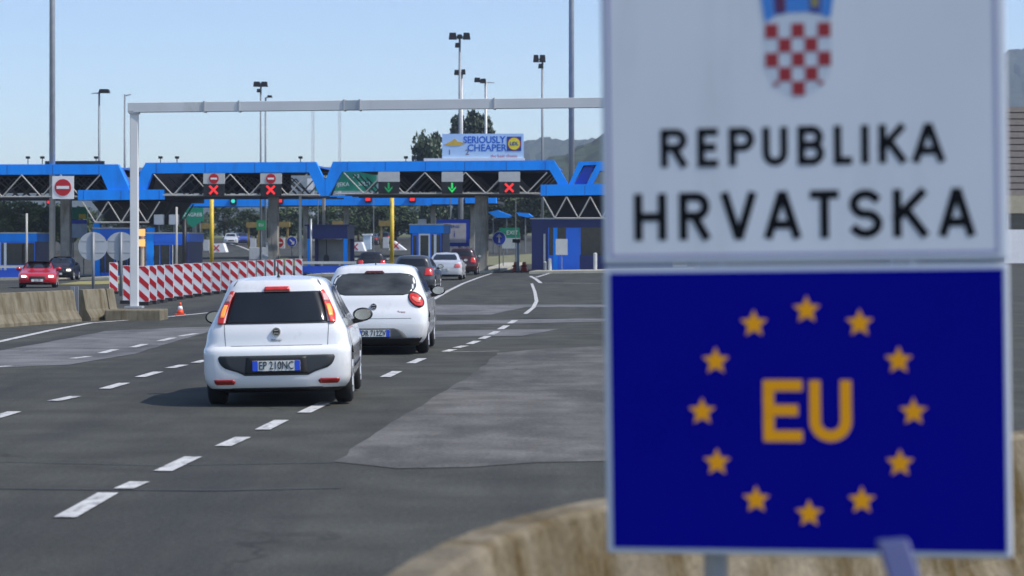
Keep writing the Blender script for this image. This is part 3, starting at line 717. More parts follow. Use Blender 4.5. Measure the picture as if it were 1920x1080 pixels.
for sx in (-1, 1):
    L = c.patch('tail_lamp', [(0.955, *(sorted((sx*.605, sx*.675)))), (1.02, *(sorted((sx*.593, sx*.675)))), (1.18, *(sorted((sx*.540, sx*.618)))), (1.28, *(sorted((sx*.508, sx*.565)))), (1.33, *(sorted((sx*.495, sx*.535))))], TAIL, off=0.022, nx=6, skirt=0.05)
    c.patch('lit_bulb', [(1.03, *(sorted((sx*.60, sx*.645)))), (1.10, *(sorted((sx*.585, sx*.635)))), (1.17, *(sorted((sx*.565, sx*.605))))], TAILON, off=0.026, nx=5, skirt=0.02, parent=L)
    c.patch('clear_lens', [(1.20, *(sorted((sx*.54, sx*.60)))), (1.29, *(sorted((sx*.515, sx*.56))))], INDIC if False else mat('lamp_pale', (0.62, 0.35, 0.33), 0.15, coat=0.6), off=0.025, nx=5, skirt=0.02, parent=L)
    c.patch('reflector', [(0.265, *(sorted((sx*.49, sx*.69)))), (0.30, *(sorted((sx*.47, sx*.715)))), (0.325, *(sorted((sx*.50, sx*.715))))], mat('reflector_red', (0.28, 0.015, 0.012), 0.25, coat=0.4), off=0.012, nx=6)
c.patch('brake_lamp', [(1.325, -.15, .15), (1.375, -.135, .135)], TAIL, off=0.03, skirt=0.06)
ins = c.patch('bumper_insert', [(0.365, -.36, .36), (0.40, -.43, .43), (0.46, -.60, .60), (0.53, -.655, .655), (0.575, -.665, .665), (0.595, -.65, .65)], mat('insert_grey', (0.035, 0.04, 0.045), 0.6), off=0.004)
c.patch('plate_recess', [(0.385, -.36, .36), (0.575, -.34, .34)], BLACK, off=0.007, parent=ins)
c.plate(-.27, .27, 0.42, 0.535, 'EP 210NC', off=0.03)
badge(c, 0.0, 0.86, 0.05)
text('PUNTO', 0.035, SEAM, c.root, (0, c.yR(0, .765) - 0.006, 0.765), 'model_badge')
for (r_, nm) in (([(0.70, -.52, .52), (0.706, -.52, .52)], 'seam'), ([(0.705, -.585, -.578), (0.945, -.60, -.593)], 'seam'), ([(0.705, .578, .585), (0.945, .593, .60)], 'seam')):
    c.patch('tailgate_' + nm, r_, SEAM, off=0.002, skirt=0.004)
c.patch('bumper_lip', [(0.175, -.46, .46), (0.225, -.52, .52)], BLACK, off=0.006)
for sd_ in ('right', 'left'):
    wd = c.patch('side_window', [(0.985, .95, 2.65), (1.1, .95, 2.45), (1.22, .9, 2.2), (1.30, .88, 2.0), (1.36, 1.0, 1.85)], GLASS, side=sd_, off=0.004, nx=14)
    c.patch('pillar', [(0.99, 1.62, 1.72), (1.35, 1.5, 1.58)], BLACK, side=sd_, off=0.006, nx=3, parent=wd)
    c.patch('side_moulding', [(0.40, 1.15, 2.75), (0.44, 1.15, 2.75)], BLACK, side=sd_, off=0.01, nx=8)
    c.patch('door_handle', [(0.82, 1.5, 1.72), (0.85, 1.5, 1.72)], CARWHITE, side=sd_, off=0.03, nx=4, skirt=0.04)
c.patch('windscreen', [(1.05, -.62, .62), (1.40, -.48, .48)], GLASS, side='front', off=0.004)
for sx in (-1, 1): c.patch('headlamp', [(0.62, *(sorted((sx*.45, sx*.75)))), (0.74, *(sorted((sx*.5, sx*.76))))], PANE, side='front', off=0.01)
c.mirror(1, 2.35, 0.93, CARWHITE); c.mirror(-1, 2.35, 0.93, BLACK)
b = MB(); b.tube((0, 0.62, 1.44), (0, 0.50, 1.66), 0.012, 0.006, n=6); b.tube((0, 0.66, 1.45), (0, 0.58, 1.50), 0.03, 0.012, n=8); b.build('aerial', BLACK, c.root)
for sx in (-1, 1): c.patch('roof_seam', [(1.385, sx*.50-.006, sx*.50+.006), (1.45, sx*.46-.006, sx*.46+.006)], SEAM, off=0.003, nx=2, skirt=0.006)

# --- second car: white hatchback with round lamps and oval window
p2 = hit(701, 666)
bravo_rows = [(0.14, .16, 4.1, .72), (0.20, .06, 4.25, .80), (0.32, .0, 4.32, .87), (0.50, -.02, 4.34, .895), (0.66, .0, 4.33, .895), (0.78, .05, 4.2, .885), (0.92, .10, 3.8, .865), (1.0, .15, 3.3, .835), (1.08, .22, 2.95, .80),
              (1.22, .33, 2.55, .745), (1.36, .42, 2.15, .685), (1.43, .45, 1.9, .645), (1.465, .50, 1.7, .58), (1.485, .62, 1.5, .47), (1.498, .9, 1.4, .28)]
c = Car('white_hatchback', 'white hatchback with round red lamp and oval rear window, second car ahead', bravo_rows, CARWHITE, (p2.x, p2.y, p2.z), 0.2, roll=0.5, wheels=(0.8, 3.4), wr=0.325, track=0.775, bow=0.06, rr=0.17)
c.patch('rear_window', [(0.985, -.48, .48), (1.005, -.57, .57), (1.06, -.655, .655), (1.14, -.695, .695), (1.22, -.685, .685), (1.30, -.635, .635), (1.335, -.56, .56), (1.35, -.42, .42)], mat('clear_car_glass', (0.055, 0.06, 0.06), 0.06, var=0.55, scale=1.8, spec=0.6, stretch=(1, 1, 3)), off=0.004, nx=16)
for sx in (-1, 1):
    pts = []
    for k in range(9):
        a = -math.pi/2 + math.pi*k/8; hz = 0.91 + 0.13*math.sin(a); hw = max(0.02, 0.12*math.cos(a)); cx = sx*(0.70 - 0.10*math.sin(a)*0.6)
        pts.append((hz, cx - hw, cx + hw))
    bz = c.patch('lamp_bezel', pts, BLACK, off=0.012, nx=10, skirt=0.05)
    pts = [(0.91 + (z_-0.91)*0.85, (a_+b_)/2 - (b_-a_)/2*0.85, (a_+b_)/2 + (b_-a_)/2*0.85) for z_, a_, b_ in pts]
    L = c.patch('tail_lamp', pts, TAIL, off=0.03, nx=10, skirt=0.04)
    pts = [(0.91 + (z_-0.91)*0.5, (a_+b_)/2 - (b_-a_)/2*0.5, (a_+b_)/2 + (b_-a_)/2*0.5) for z_, a_, b_ in pts]
    c.patch('lens_centre', pts, mat('lamp_coral', (0.85, 0.16, 0.11), 0.2, coat=0.5), off=0.036, nx=8, skirt=0.02, parent=L)
c.patch('brake_lamp', [(1.360, -.165, .165), (1.39, -.13, .13)], mat('lamp_dull', (0.25, 0.015, 0.02), 0.2), off=0.03, skirt=0.06)
rc = c.patch('plate_recess', [(0.27, -.56, .56), (0.36, -.50, .50), (0.43, -.40, .40), (0.445, -.33, .33)], mat('recess_grey', (0.10, 0.105, 0.105), 0.6), off=0.005)
c.plate(-.27, .27, 0.305, 0.415, 'DR 712ZV', off=0.035)
c.patch('lower_bumper', [(0.145, -.62, .62), (0.2, -.74, .74), (0.285, -.80, .80)], BLACK, off=0.012)
badge(c, 0.0, 0.80, 0.055)
text('Bravo', 0.055, mat('badge_red', (0.4, 0.1, 0.1), 0.4), c.root, (0.46, c.yR(.46, .71) - 0.006, 0.71), 'model_badge')
c.patch('tailgate_seam', [(0.60, -.62, .62), (0.607, -.62, .62)], SEAM, off=0.002, skirt=0.004)
for sd_ in ('right', 'left'):
    c.patch('side_window', [(1.01, 1.0, 2.85), (1.12, .98, 2.65), (1.25, .98, 2.35), (1.33, 1.0, 2.15), (1.38, 1.15, 1.95)], GLASS, side=sd_, off=0.004, nx=14)
c.patch('windscreen', [(1.08, -.66, .66), (1.42, -.5, .5)], GLASS, side='front', off=0.004)
for sx in (-1, 1): c.patch('headlamp', [(0.66, *(sorted((sx*.5, sx*.78)))), (0.8, *(sorted((sx*.55, sx*.8))))], PANE, side='front', off=0.01)
c.mirror(1, 2.5, 0.97, CARWHITE); c.mirror(-1, 2.5, 0.97, CARWHITE)
b = MB(); b.tube((0, 0.75, 1.48), (0, 0.66, 1.60), 0.012, 0.006, n=6); b.build('aerial', BLACK, c.root)

# --- smaller cars: generic shapes
def hatch_rows(H_, W, L):
    k = H_ / 1.46; w = W / 2
    return [(0.18*k, .14, L-.2, w*.86), (0.3*k, .02, L-.05, w*.97), (0.5*k, 0, L, w), (0.68*k, .02, L-.04, w), (0.8*k, .06, L-.25, w*.98), (0.93*k, .12, L-.95, w*.93), (1.02*k, .2, L-1.25, w*.87),
            (1.2*k, .33, L-1.65, w*.78), (1.36*k, .42, L-2.0, w*.70), (1.43*k, .5, L-2.3, w*.62), (1.46*k, .85, L-2.6, w*.4)]
def sedan_rows(H_, W, L):
    k = H_ / 1.43; w = W / 2
    return [(0.18*k, .16, L-.2, w*.86), (0.28*k, .03, L-.05, w*.97), (0.5*k, 0, L, w), (0.68*k, .0, L-.04, w), (0.8*k, .02, L-.3, w*.985), (0.92*k, .04, L-1.1, w*.95), (0.97*k, .20, L-1.25, w*.91), (1.0*k, .48, L-1.35, w*.885), (1.04*k, .62, L-1.45, w*.86),
            (1.2*k, .95, L-1.8, w*.77), (1.34*k, 1.3, L-2.1, w*.68), (1.40*k, 1.6, L-2.35, w*.6), (1.43*k, 1.95, L-2.6, w*.4)]
def small_car(kind, name, label, paint, pos, heading, H_, W, L, rear=True, lit=True, group='cars queueing at the checkpoint', plate=True, glassm=GLASS, lampm=None):
    rows = hatch_rows(H_, W, L) if kind == 'hatch' else sedan_rows(H_, W, L)
    k = H_ / (1.46 if kind == 'hatch' else 1.43); w = W / 2
    c = Car(name, label, rows, paint, pos, heading, wheels=(0.78, L - 0.85), wr=0.31, track=w - 0.115, bow=0.06, rr=0.2, group=group, arches=True)
    c.patch('rear_window', [(1.03*k, -w*.68, w*.68), (1.15*k, -w*.67, w*.67), (1.33*k, -w*.54, w*.54)], glassm, off=0.005)
    c.patch('windscreen', [(1.05*k, -w*.72, w*.72), (1.2*k, -w*.66, w*.66), (1.38*k, -w*.54, w*.54)], glassm, side='front', off=0.005)
    for sd_ in ('right', 'left'): c.patch('side_window', [(1.05*k, 1.25 if kind != 'hatch' else .8, L-1.65), (1.2*k, 1.35 if kind != 'hatch' else .75, L-1.95), (1.34*k, 1.65 if kind != 'hatch' else .85, L-2.3)], glassm, side=sd_, off=0.006, nx=10)
    for sx in (-1, 1):
        z0, z1 = (0.66*k, 0.84*k) if kind != 'hatch' else (0.68*k, 0.95*k)
        c.patch('tail_lamp', [(z0, *(sorted((sx*w*.55, sx*w*.92)))), (z1, *(sorted((sx*w*.6, sx*w*.9))))], lampm or TAIL, off=0.015, nx=6, skirt=0.05)
        h = c.patch('headlamp', [(0.56*k, *(sorted((sx*w*.5, sx*w*.88)))), (0.7*k, *(sorted((sx*w*.55, sx*w*.9))))], PANE, side='front', off=0.015, nx=6, skirt=0.05)
        if lit and not rear: c.patch('lit_bulb', [(0.58*k, *(sorted((sx*w*.58, sx*w*.84)))), (0.69*k, *(sorted((sx*w*.6, sx*w*.84))))], HEADON, side='front', off=0.025, nx=4, skirt=0.02, parent=h)
    c.patch('rear_bumper_strip', [(0.19*k, -w*.8, w*.8), (0.3*k, -w*.85, w*.85)], BLACK, off=0.008)
    c.patch('grille', [(0.48*k, -w*.42, w*.42), (0.64*k, -w*.42, w*.42)], BLACK, side='front', off=0.012)
    c.patch('air_intake', [(0.22*k, -w*.6, w*.6), (0.32*k, -w*.62, w*.62)], BLACK, side='front', off=0.012)
    if plate:
        (c.plate(-.26, .26, 0.5*k, 0.5*k + .11, 'ZG 418', italian=False) if rear else c.plate(-.26, .26, 0.36*k, 0.36*k + .11, 'ZG 205', italian=False, side='front'))
    c.mirror(1, L - 1.75, 0.97*k, paint); c.mirror(-1, L - 1.75, 0.97*k, paint)
    return c
def paint(name, rgb): return mat('paint_' + name, rgb, 0.3, metal=0.15, var=0.03, coat=0.6)
def ground_at(px, D): return gx(px, D)
small_car('hatch', 'dark_hatchback', 'dark grey hatchback with red lamp, mostly hidden behind the second white car', paint('slate', (0.05, 0.055, 0.065)), gx(772, 93), 3.0, 1.44, 1.74, 4.1)
small_car('sedan', 'silver_saloon', 'silver saloon waiting before the small blue booth', paint('silver', (0.55, 0.56, 0.58)), gx(833, 122), 1.5, 1.42, 1.80, 4.6, lampm=mat('lamp_faded', (0.6, 0.12, 0.12), 0.2, coat=0.5))
small_car('hatch', 'maroon_hatchback', 'dark maroon car beyond the silver saloon', paint('maroon', (0.04, 0.006, 0.007)), gx(866, 141), 1.5, 1.6, 1.80, 4.2)
small_car('hatch', 'black_hatchback', 'black car whose roof shows above the second white car', paint('black', (0.012, 0.012, 0.014)), gx(697, 141), -3.0, 1.46, 1.78, 4.1)
small_car('sedan', 'red_coupe', 'small red car with lit headlamps coming towards the camera', paint('red', (0.55, 0.012, 0.025)), gx(76, 113) , 171 , 1.22, 1.70, 4.0, rear=False, group='cars leaving the checkpoint')
small_car('sedan', 'black_saloon', 'black car with lit headlamps coming up behind the red car', paint('jet', (0.010, 0.010, 0.012)), gx(124, 146), 176, 1.42, 1.78, 4.4, rear=False, group='cars leaving the checkpoint')
small_car('sedan', 'blue_saloon', 'tiny blue car far off beyond the second roof', paint('blue', (0.02, 0.05, 0.30)), gx(453, 305), 170, 1.45, 1.78, 4.4, rear=False, lit=False, group='cars far beyond the roofs', plate=False)
small_car('hatch', 'white_car', 'tiny white car far off beside the blue one', paint('pearl', (0.6, 0.6, 0.6)), gx(432, 300), 172, 1.5, 1.75, 4.1, rear=False, lit=False, group='cars far beyond the roofs', plate=False)
small_car('sedan', 'grey_saloon', 'tiny dark car far off below the tall yellow post', paint('graphite', (0.03, 0.035, 0.04)), gx(694, 285), 5, 1.45, 1.78, 4.4, group='cars far beyond the roofs', plate=False)
small_car('hatch', 'dark_car', 'second tiny dark car far off, close to the yellow post', paint('coal', (0.025, 0.025, 0.03)), gx(718, 290), 5, 1.5, 1.75, 4.1, group='cars far beyond the roofs', plate=False)

# ------------------------------------------------------------------ height portal
pb = hit(252, 596); D0 = pb.y
px_, pz_ = pb.x, pb.z
post_h = 5.05
t = thing('height_portal', 'white steel height limit portal spanning the road', 'portal', (pb.x, pb.y, pb.z), 0)
zb_ = at(0, 210, D0).z - pb.z
beamL, beamR = at(241, 202, D0), at(1700, 186.5, D0 - 2.6)
ang = math.atan2(beamR.y - beamL.y, beamR.x - beamL.x); LB = math.hypot(beamR.x - beamL.x, beamR.y - beamL.y)
box('post', (-0.10, 0.10, -0.10, 0.10, 0.0, zb_ - 0.05), PORT, t, bevel=0.012)
box('post', (-0.10, 0.10, -0.10, 0.10, 0.0, zb_ - 0.02), PORT, t, loc=(LB - 0.6, -2.6, -0.05), bevel=0.012)
box('post_cap', (-0.13, 0.13, -0.13, 0.13, zb_ - 0.05, zb_ + 0.03), GALV, t)
box('base_plate', (-0.22, 0.22, -0.22, 0.22, 0.25, 0.30), GALV, t)
segs = [0, 2.0, 2.9, 5.6, 6.0, 9.4, 12.2, 15.5, LB]
lift = (beamR.z - beamL.z) / LB
for i, (a, c_) in enumerate(zip(segs, segs[1:])):
    o = box('beam', (a + 0.006, c_ - 0.006, -0.11, 0.11, -0.125, 0.125), PORT if i not in (3,) else GALV, t, bevel=0.01)
    o.location = (beamL.x - pb.x, 0, beamL.z - pb.z); o.rotation_euler = (0, -math.atan(lift), ang)
    if i:
        o = box('flange', (a - 0.02, a + 0.02, -0.13, 0.13, -0.145, 0.145), GALV, t); o.location = (beamL.x - pb.x, 0, beamL.z - pb.z); o.rotation_euler = (0, -math.atan(lift), ang)
# plinth of the portal
a, c_ = hit(196, 601), hit(286, 599)
o = box('concrete_plinth', (0, (c_ - a).length, 0.0, 1.3, -0.1, 0.26), CONC, None, bevel=0.03); o.location = (a.x, a.y, 0.0)
tag(o, 'low stained concrete block under the portal post', 'concrete block')

# ------------------------------------------------------------------ concrete barriers
PROF = [(-0.30, 0.0), (-0.30, 0.08), (-0.17, 0.30), (-0.10, 0.72), (-0.085, 0.80), (-0.06, 0.82), (0.06, 0.82), (0.085, 0.80), (0.10, 0.72), (0.17, 0.30), (0.30, 0.08), (0.30, 0.0)]
def barrier(name, label, path, m, hs=1.0, group=None, ragged=0.0, tops=None):
    P = [Vector((p[0], p[1], gz(p[0], p[1]))) for p in path]; b = MB(); n = len(PROF)
    for i, p in enumerate(P):
        d = P[min(i+1, len(P)-1)] - P[max(i-1, 0)]; d.z = 0; d.normalize(); nr = Vector((d.y, -d.x, 0))
        k = hs * (tops[i] if tops else 1.0)
        for x, z in PROF:
            jit = random.uniform(-ragged, ragged) if z > 0.6 else 0
            q = p + nr * (x + jit*0.5); b.v.append((q.x, q.y, p.z + z*k - (0.05 if z == 0 else 0) + jit))
    for i in range(len(P)-1):
        for j in range(n-1): b.f.append((i*n+j, i*n+j+1, (i+1)*n+j+1, (i+1)*n+j)); b.mi.append(0)
    b.f += [tuple(range(n)), tuple((len(P)-1)*n + j for j in range(n-1, -1, -1))]; b.mi += [0, 0]
    me = b.mesh(name, m); bm = bmesh.new(); bm.from_mesh(me); bmesh.ops.recalc_face_normals(bm, faces=bm.faces[:]); bm.to_mesh(me); bm.free()
    return tag(link(name, me), label, 'barrier', group)
def seg(a, c, n=8): return [(a[0] + (c[0]-a[0])*i/n, a[1] + (c[1]-a[1])*i/n) for i in range(n+1)]
b0, b1 = hit(-150, 624), hit(196, 599)
def bl(t): return (b0.x + (b1.x-b0.x)*t, b0.y + (b1.y-b0.y)*t + 0.45)
for (t0, t1, lab) in ((0.0, 0.20, 'concrete barrier section cut by the picture edge'), (0.205, 0.765, 'long stained concrete barrier section in front of the red car'), (0.822, 0.965, 'short concrete barrier section after the gap with dark posts'), (0.972, 1.02, 'narrow concrete barrier end against the portal block')):
    barrier('concrete_barrier', lab, seg(bl(t0), bl(t1)), CONC, 0.93, 'barrier sections beside the oncoming lane', 0.008)
for tt, lab in ((0.78, 'dark steel post in the barrier gap, closer to the long section'), (0.805, 'dark steel post in the barrier gap, closer to the short section')):
    q = bl(tt); t = thing('gap_post', lab, 'post', (q[0], q[1], 0), 0, 'posts in the barrier gap'); b = MB(); b.box(-0.045, 0.045, -0.045, 0.045, -0.05, 0.85); b.build('post', POLE, t); b = MB(); b.box(-0.11, 0.11, -0.09, 0.09, 0, 0.04); b.build('foot', POLE, t)

# foreground barrier, a curve that swings away to the right
key = [(-0.45, 4.9), (-0.36, 5.9), (-0.27, 6.65), (-0.145, 7.3), (0.0, 7.78), (0.17, 8.2), (0.40, 8.62), (0.95, 9.5), (1.7, 10.65), (2.5, 11.72), (3.4, 12.9), (4.4, 14.1)]
def catmull(K, n=6):
    out = []
    for i in range(len(K)-1):
        p0, p1_, p2_, p3 = K[max(i-1, 0)], K[i], K[i+1], K[min(i+2, len(K)-1)]
        for k in range(n):
            t = k/n; out.append(tuple(0.5*((2*p1_[a]) + (-p0[a]+p2_[a])*t + (2*p0[a]-5*p1_[a]+4*p2_[a]-p3[a])*t*t + (-p0[a]+3*p1_[a]-3*p2_[a]+p3[a])*t**3) for a in (0, 1)))
    return out + [K[-1]]
CONCF = mat('concrete_mossy', (0.195, 0.168, 0.122), 0.92, speck=0.15, var=0.3, scale=3, bump=0.6, bscale=30, spec=0.1, dirt=((0.085, 0.06, 0.024), 1.3, 0.46, 0.64, (1.6, 1.6, 0.6)))
path = catmull(key, 8)
barrier('concrete_barrier', 'weathered concrete barrier with ochre stains curving behind the border sign', path, CONCF, 1.045, None, 0.003)

# ------------------------------------------------------------------ border sign (foreground)
S_D, S_PX = 5.84, F / 5.84
sx0 = (1512 - CX) / S_PX
SP = lambda x, y: (((x - CX) / F * S_D - sx0) / (math.cos(R(12)) + (x - CX) / F * math.sin(R(12))), (HY - y) / S_PX + H)     # photo pixel -> sign plane
sign = thing('border_sign', 'white and blue border sign reading REPUBLIKA HRVATSKA above EU stars', 'sign', (sx0, S_D, 0), 0)
sign.rotation_euler = (0, R(-0.75), R(-12))
# rotation about the sight line is taken at eye height: lift the pivot
sign.location = Vector((sx0, S_D, H)) + Matrix.Rotation(R(-12), 3, 'Z') @ (Matrix.Rotation(R(-0.75), 3, 'Y') @ Vector((0, 0, -H)))
SW = mat('sign_white', (0.76, 0.78, 0.80), 0.5, spec=0.2, var=0.03, scale=2, dirt=((0.62, 0.63, 0.63), 2.0, 0.5, 0.85, (2, 2, 0.35)))
SRIM = mat('sign_rim', (0.62, 0.66, 0.72), 0.4, var=0.03)
SLIN = mat('sign_line', (0.36, 0.34, 0.52), 0.5, var=0.03)
SEU = mat('sign_eu_blue', (0.0003, 0.0015, 0.26), 0.6, spec=0.06, var=0.04, scale=2)
SYEL = mat('sign_eu_yellow', (1.0, 0.41, 0.012), 0.55, spec=0.1, var=0.04)
SBLK = mat('sign_black', (0.006, 0.006, 0.008), 0.6, spec=0.15, var=0.05)
SRED = mat('sign_red', (0.36, 0.02, 0.025), 0.5, var=0.05)
SSQ = mat('sign_square_white', (0.62, 0.67, 0.72), 0.45, var=0.02)
def rect(name, x0, y0, x1, y1, ya, yb, m, parent, bevel=0):
    (a, zt_), (c_, zb2) = SP(x0, y0), SP(x1, y1); return box(name, (a, c_, ya, yb, zb2, zt_), m, parent, bevel=bevel)
up = rect('upper_panel', 1131, -330, 1891, 492, 0, 0.03, SRIM, sign, bevel=0.006)
rect('panel_face', 1137, -324, 1880, 485, -0.002, 0, SW, up)
for q in ((1143, -318, 1149, 479), (1868, -318, 1874, 479), (1149, 473, 1868, 479), (1149, -318, 1868, -312)): rect('border_line', *q, -0.0026, -0.002, SLIN, up)
lo_ = rect('lower_panel', 1131, 497, 1891, 1042, 0, 0.03, SRIM, sign, bevel=0.006)
rect('panel_face', 1143, 508, 1880, 1031, -0.002, 0, SEU, lo_)
# lettering drawn with strokes
GLY = {  # strokes on a 0..w x 0..1 grid; arcs are (cx, cz, rx, rz, deg0, deg1)
    'R': (0.62, [[(0,0),(0,1)], [(0,1),(.36,1),('a',.36,.755,.245,.245,90,-90),(0,.51)], [(.3,.5),(.6,0)]]),
    'E': (0.54, [[(0,0),(0,1)], [(0,1),(.52,1)], [(0,.51),(.44,.51)], [(0,0),(.52,0)]]),
    'P': (0.58, [[(0,0),(0,1)], [(0,1),(.34,1),('a',.34,.74,.25,.26,90,-90),(0,.48)]]),
    'U': (0.60, [[(0,1),(0,.30),('a',.29,.29,.29,.29,180,360),(.58,.30),(.58,1)]]),
    'B': (0.60, [[(0,0),(0,1)], [(0,1),(.34,1),('a',.34,.76,.22,.24,90,-90),(0,.52)], [(.3,.52),('a',.34,.26,.25,.26,90,-90),(0,0)]]),
    'L': (0.50, [[(0,1),(0,0)], [(0,0),(.48,0)]]),
    'I': (0.02, [[(0.0,0),(0.0,1)]]),
    'K': (0.60, [[(0,0),(0,1)], [(.56,1),(.0,.38)], [(.2,.58),(.60,0)]]),
    'A': (0.70, [[(0,0),(.315,1)], [(.385,1),(.70,0)], [(.10,.26),(.60,.26)]]),
    'H': (0.62, [[(0,0),(0,1)], [(.62,0),(.62,1)], [(0,.5),(.62,.5)]]),
    'V': (0.68, [[(0,1),(.31,0)], [(.37,0),(.68,1)]]),
    'T': (0.62, [[(0,1),(.62,1)], [(.31,1),(.31,0)]]),
    'S': (0.58, [[('a',.29,.745,.275,.255,35,270),('a',.29,.25,.29,.25,90,-145)]]),
}
def glyph(ch, x0, z0, wd, ht, sw, m, parent, tilt=0.0):
    gw, strokes = GLY[ch]; b = MB(); hw = sw/2; lv = 0
    for st in strokes:
        pts = []
        for p in st:
            if p[0] == 'a':
                _, cx, cz, rx, rz, a0, a1 = p; n = 14
                pts += [(cx + rx*math.cos(R(a0 + (a1-a0)*i/n)), cz + rz*math.sin(R(a0 + (a1-a0)*i/n))) for i in range(n+1)]
            else: pts.append(p)
        P = [Vector((x0 + hw + (p[0]/gw if gw > .1 else 0.5)*(wd - sw), z0 + hw + p[1]*(ht - sw))) for p in pts]
        Q = [P[0]] + [P[i] for i in range(1, len(P)) if (P[i]-P[i-1]).length > 1e-5]
        if (Q[0]-Q[-1]).length > 1e-5 or len(Q) < 3: 
            d0 = (Q[0]-Q[1]).normalized()*hw*0.9; d1 = (Q[-1]-Q[-2]).normalized()*hw*0.9; Q[0] = Q[0]+d0; Q[-1] = Q[-1]+d1
        y = -0.0024 - 0.0002*lv; lv += 1; V = []
        for i, p in enumerate(Q):
            if i == 0: d = Q[1]-p
            elif i == len(Q)-1: d = p-Q[i-1]
            else: d = (Q[i+1]-p).normalized() + (p-Q[i-1]).normalized()
            d.normalize(); nr = Vector((-d.y, d.x)); k = hw
            if 0 < i < len(Q)-1:
                c0 = (p-Q[i-1]).normalized(); cs = max(0.8, abs(nr.dot(Vector((-c0.y, c0.x))))); k = hw/cs
            V += [p+nr*k, p-nr*k]
        b.add([(v.x, y, v.y + tilt*v.x) for v in V], [(2*i, 2*i+1, 2*i+3, 2*i+2) for i in range(len(Q)-1)])
    return b.build('letter', m, parent)
def word(letters, ytop, ybot, sw, m, parent):       # letters: (char, x0, x1) in photo pixels
    for i, (ch, xa, xb) in enumerate(letters):
        (a, zt_), (c_, zb2) = SP(xa, ytop), SP(xb, ybot); glyph(ch, a, zb2, c_-a, zt_-zb2, sw/S_PX, m, parent)
word([('R',1241,1292),('E',1310,1351),('P',1369,1417),('U',1432,1481),('B',1498,1549),('L',1566,1602),('I',1617,1632),('K',1650,1702),('A',1713,1774)], 236, 310, 14.5, SBLK, up)
word([('H',1190,1251),('R',1274,1333),('V',1353,1419),('A',1434,1502),('T',1519,1575),('S',1592,1656),('K',1675,1741),('A',1761,1829)], 357, 448, 16.5, SBLK, up)
word([('E',1427,1504),('U',1514,1595)], 712, 828, 21, SYEL, lo_)
# ring of twelve stars
for k in range(12):
    a = R(90 - 30*k); cx, cz = SP(1511 + 198*math.cos(a), 772 - 191*math.sin(a)); r = 27/S_PX; pts = []
    for i in range(10):
        q = R(90 + 36*i); rr_ = r if i % 2 == 0 else r*0.45; pts.append((cx + rr_*math.cos(q), cz + rr_*math.sin(q)))
    b = MB(); b.add([(p[0], -0.0030, p[1]) for p in pts] + [(cx, -0.0030, cz)], [(i, (i+1) % 10, 10) for i in range(10)]); b.build('star', SYEL, lo_)
# chequered shield with its crown strip
cw_, rh, sx_, sy_ = 24.6, 27.2, 1440, 43
def shield_clip(x, y): return True
outl = [(1439, 28), (1564, 28), (1564, 118), (1558, 142), (1545, 162), (1525, 175), (1501.5, 182), (1478, 175), (1458, 162), (1445, 142), (1439, 118)]
b = MB(); b.add([(SP(*p)[0], -0.0024, SP(*p)[1]) for p in outl], [tuple(range(len(outl)-1, -1, -1))]); b.build('shield', SSQ, up)
for r_ in range(5):
    for k in range(5):
        if (r_ + k) % 2: continue
        xa, xb, ya, yb = sx_ + k*cw_, sx_ + (k+1)*cw_, sy_ + r_*rh, sy_ + (r_+1)*rh
        if r_ == 4 and k != 2:
            if k in (0, 4):
                xs = (xb - 10, xb) if k == 0 else (xa, xa + 10); rect('red_square', xs[0], ya, xs[1], ya + 8, -0.0030, -0.0023, SRED, up)
            continue
        rect('red_square', xa, ya, xb, yb, -0.0030, -0.0023, SRED, up)
CB = mat('crown_light_blue', (0.05, 0.24, 0.66), 0.5); CN = mat('crown_navy', (0.02, 0.05, 0.33), 0.5); CD = mat('crown_maroon', (0.12, 0.02, 0.07), 0.5); CY = mat('crown_yellow', (0.35, 0.30, 0.06), 0.5)
for pts, m_ in (([(1428, -40), (1452, -50), (1457, 30), (1440, 40)], CB), ([(1453, -50), (1478, -55), (1480, 24), (1458, 27)], CN), ([(1479, -55), (1524, -55), (1522, 23), (1481, 23)], CB), ([(1525, -55), (1550, -50), (1545, 27), (1523, 24)], CN), ([(1551, -50), (1575, -40), (1563, 34), (1546, 30)], CB),
                ):
    b = MB(); b.add([(SP(*p)[0], -0.0030, SP(*p)[1]) for p in pts], [(3, 2, 1, 0)]); b.build('crown_field', m_, up)
rect('crown_mark', 1462, -20, 1478, 20, -0.0036, -0.0030, CD, up); rect('crown_mark', 1528, -30, 1540, 14, -0.0036, -0.0030, CY, up); rect('crown_mark', 1494, -30, 1508, -10, -0.0036, -0.0030, CY, up)
# posts, clamps
for x in (1328, 1690):
    u = SP(x, 0)[0]; b = MB(); b.tube((u, 0.065, -0.2), (u, 0.065, SP(x, -340)[1]), 0.03, n=14); b.build('post', GALV, sign, smooth=True)
    for yy in (-200, 250, 600, 950):
        z = SP(0, yy)[1]; box('clamp', (u - 0.05, u + 0.05, 0.031, 0.10, z - 0.02, z + 0.02), GALV, sign)
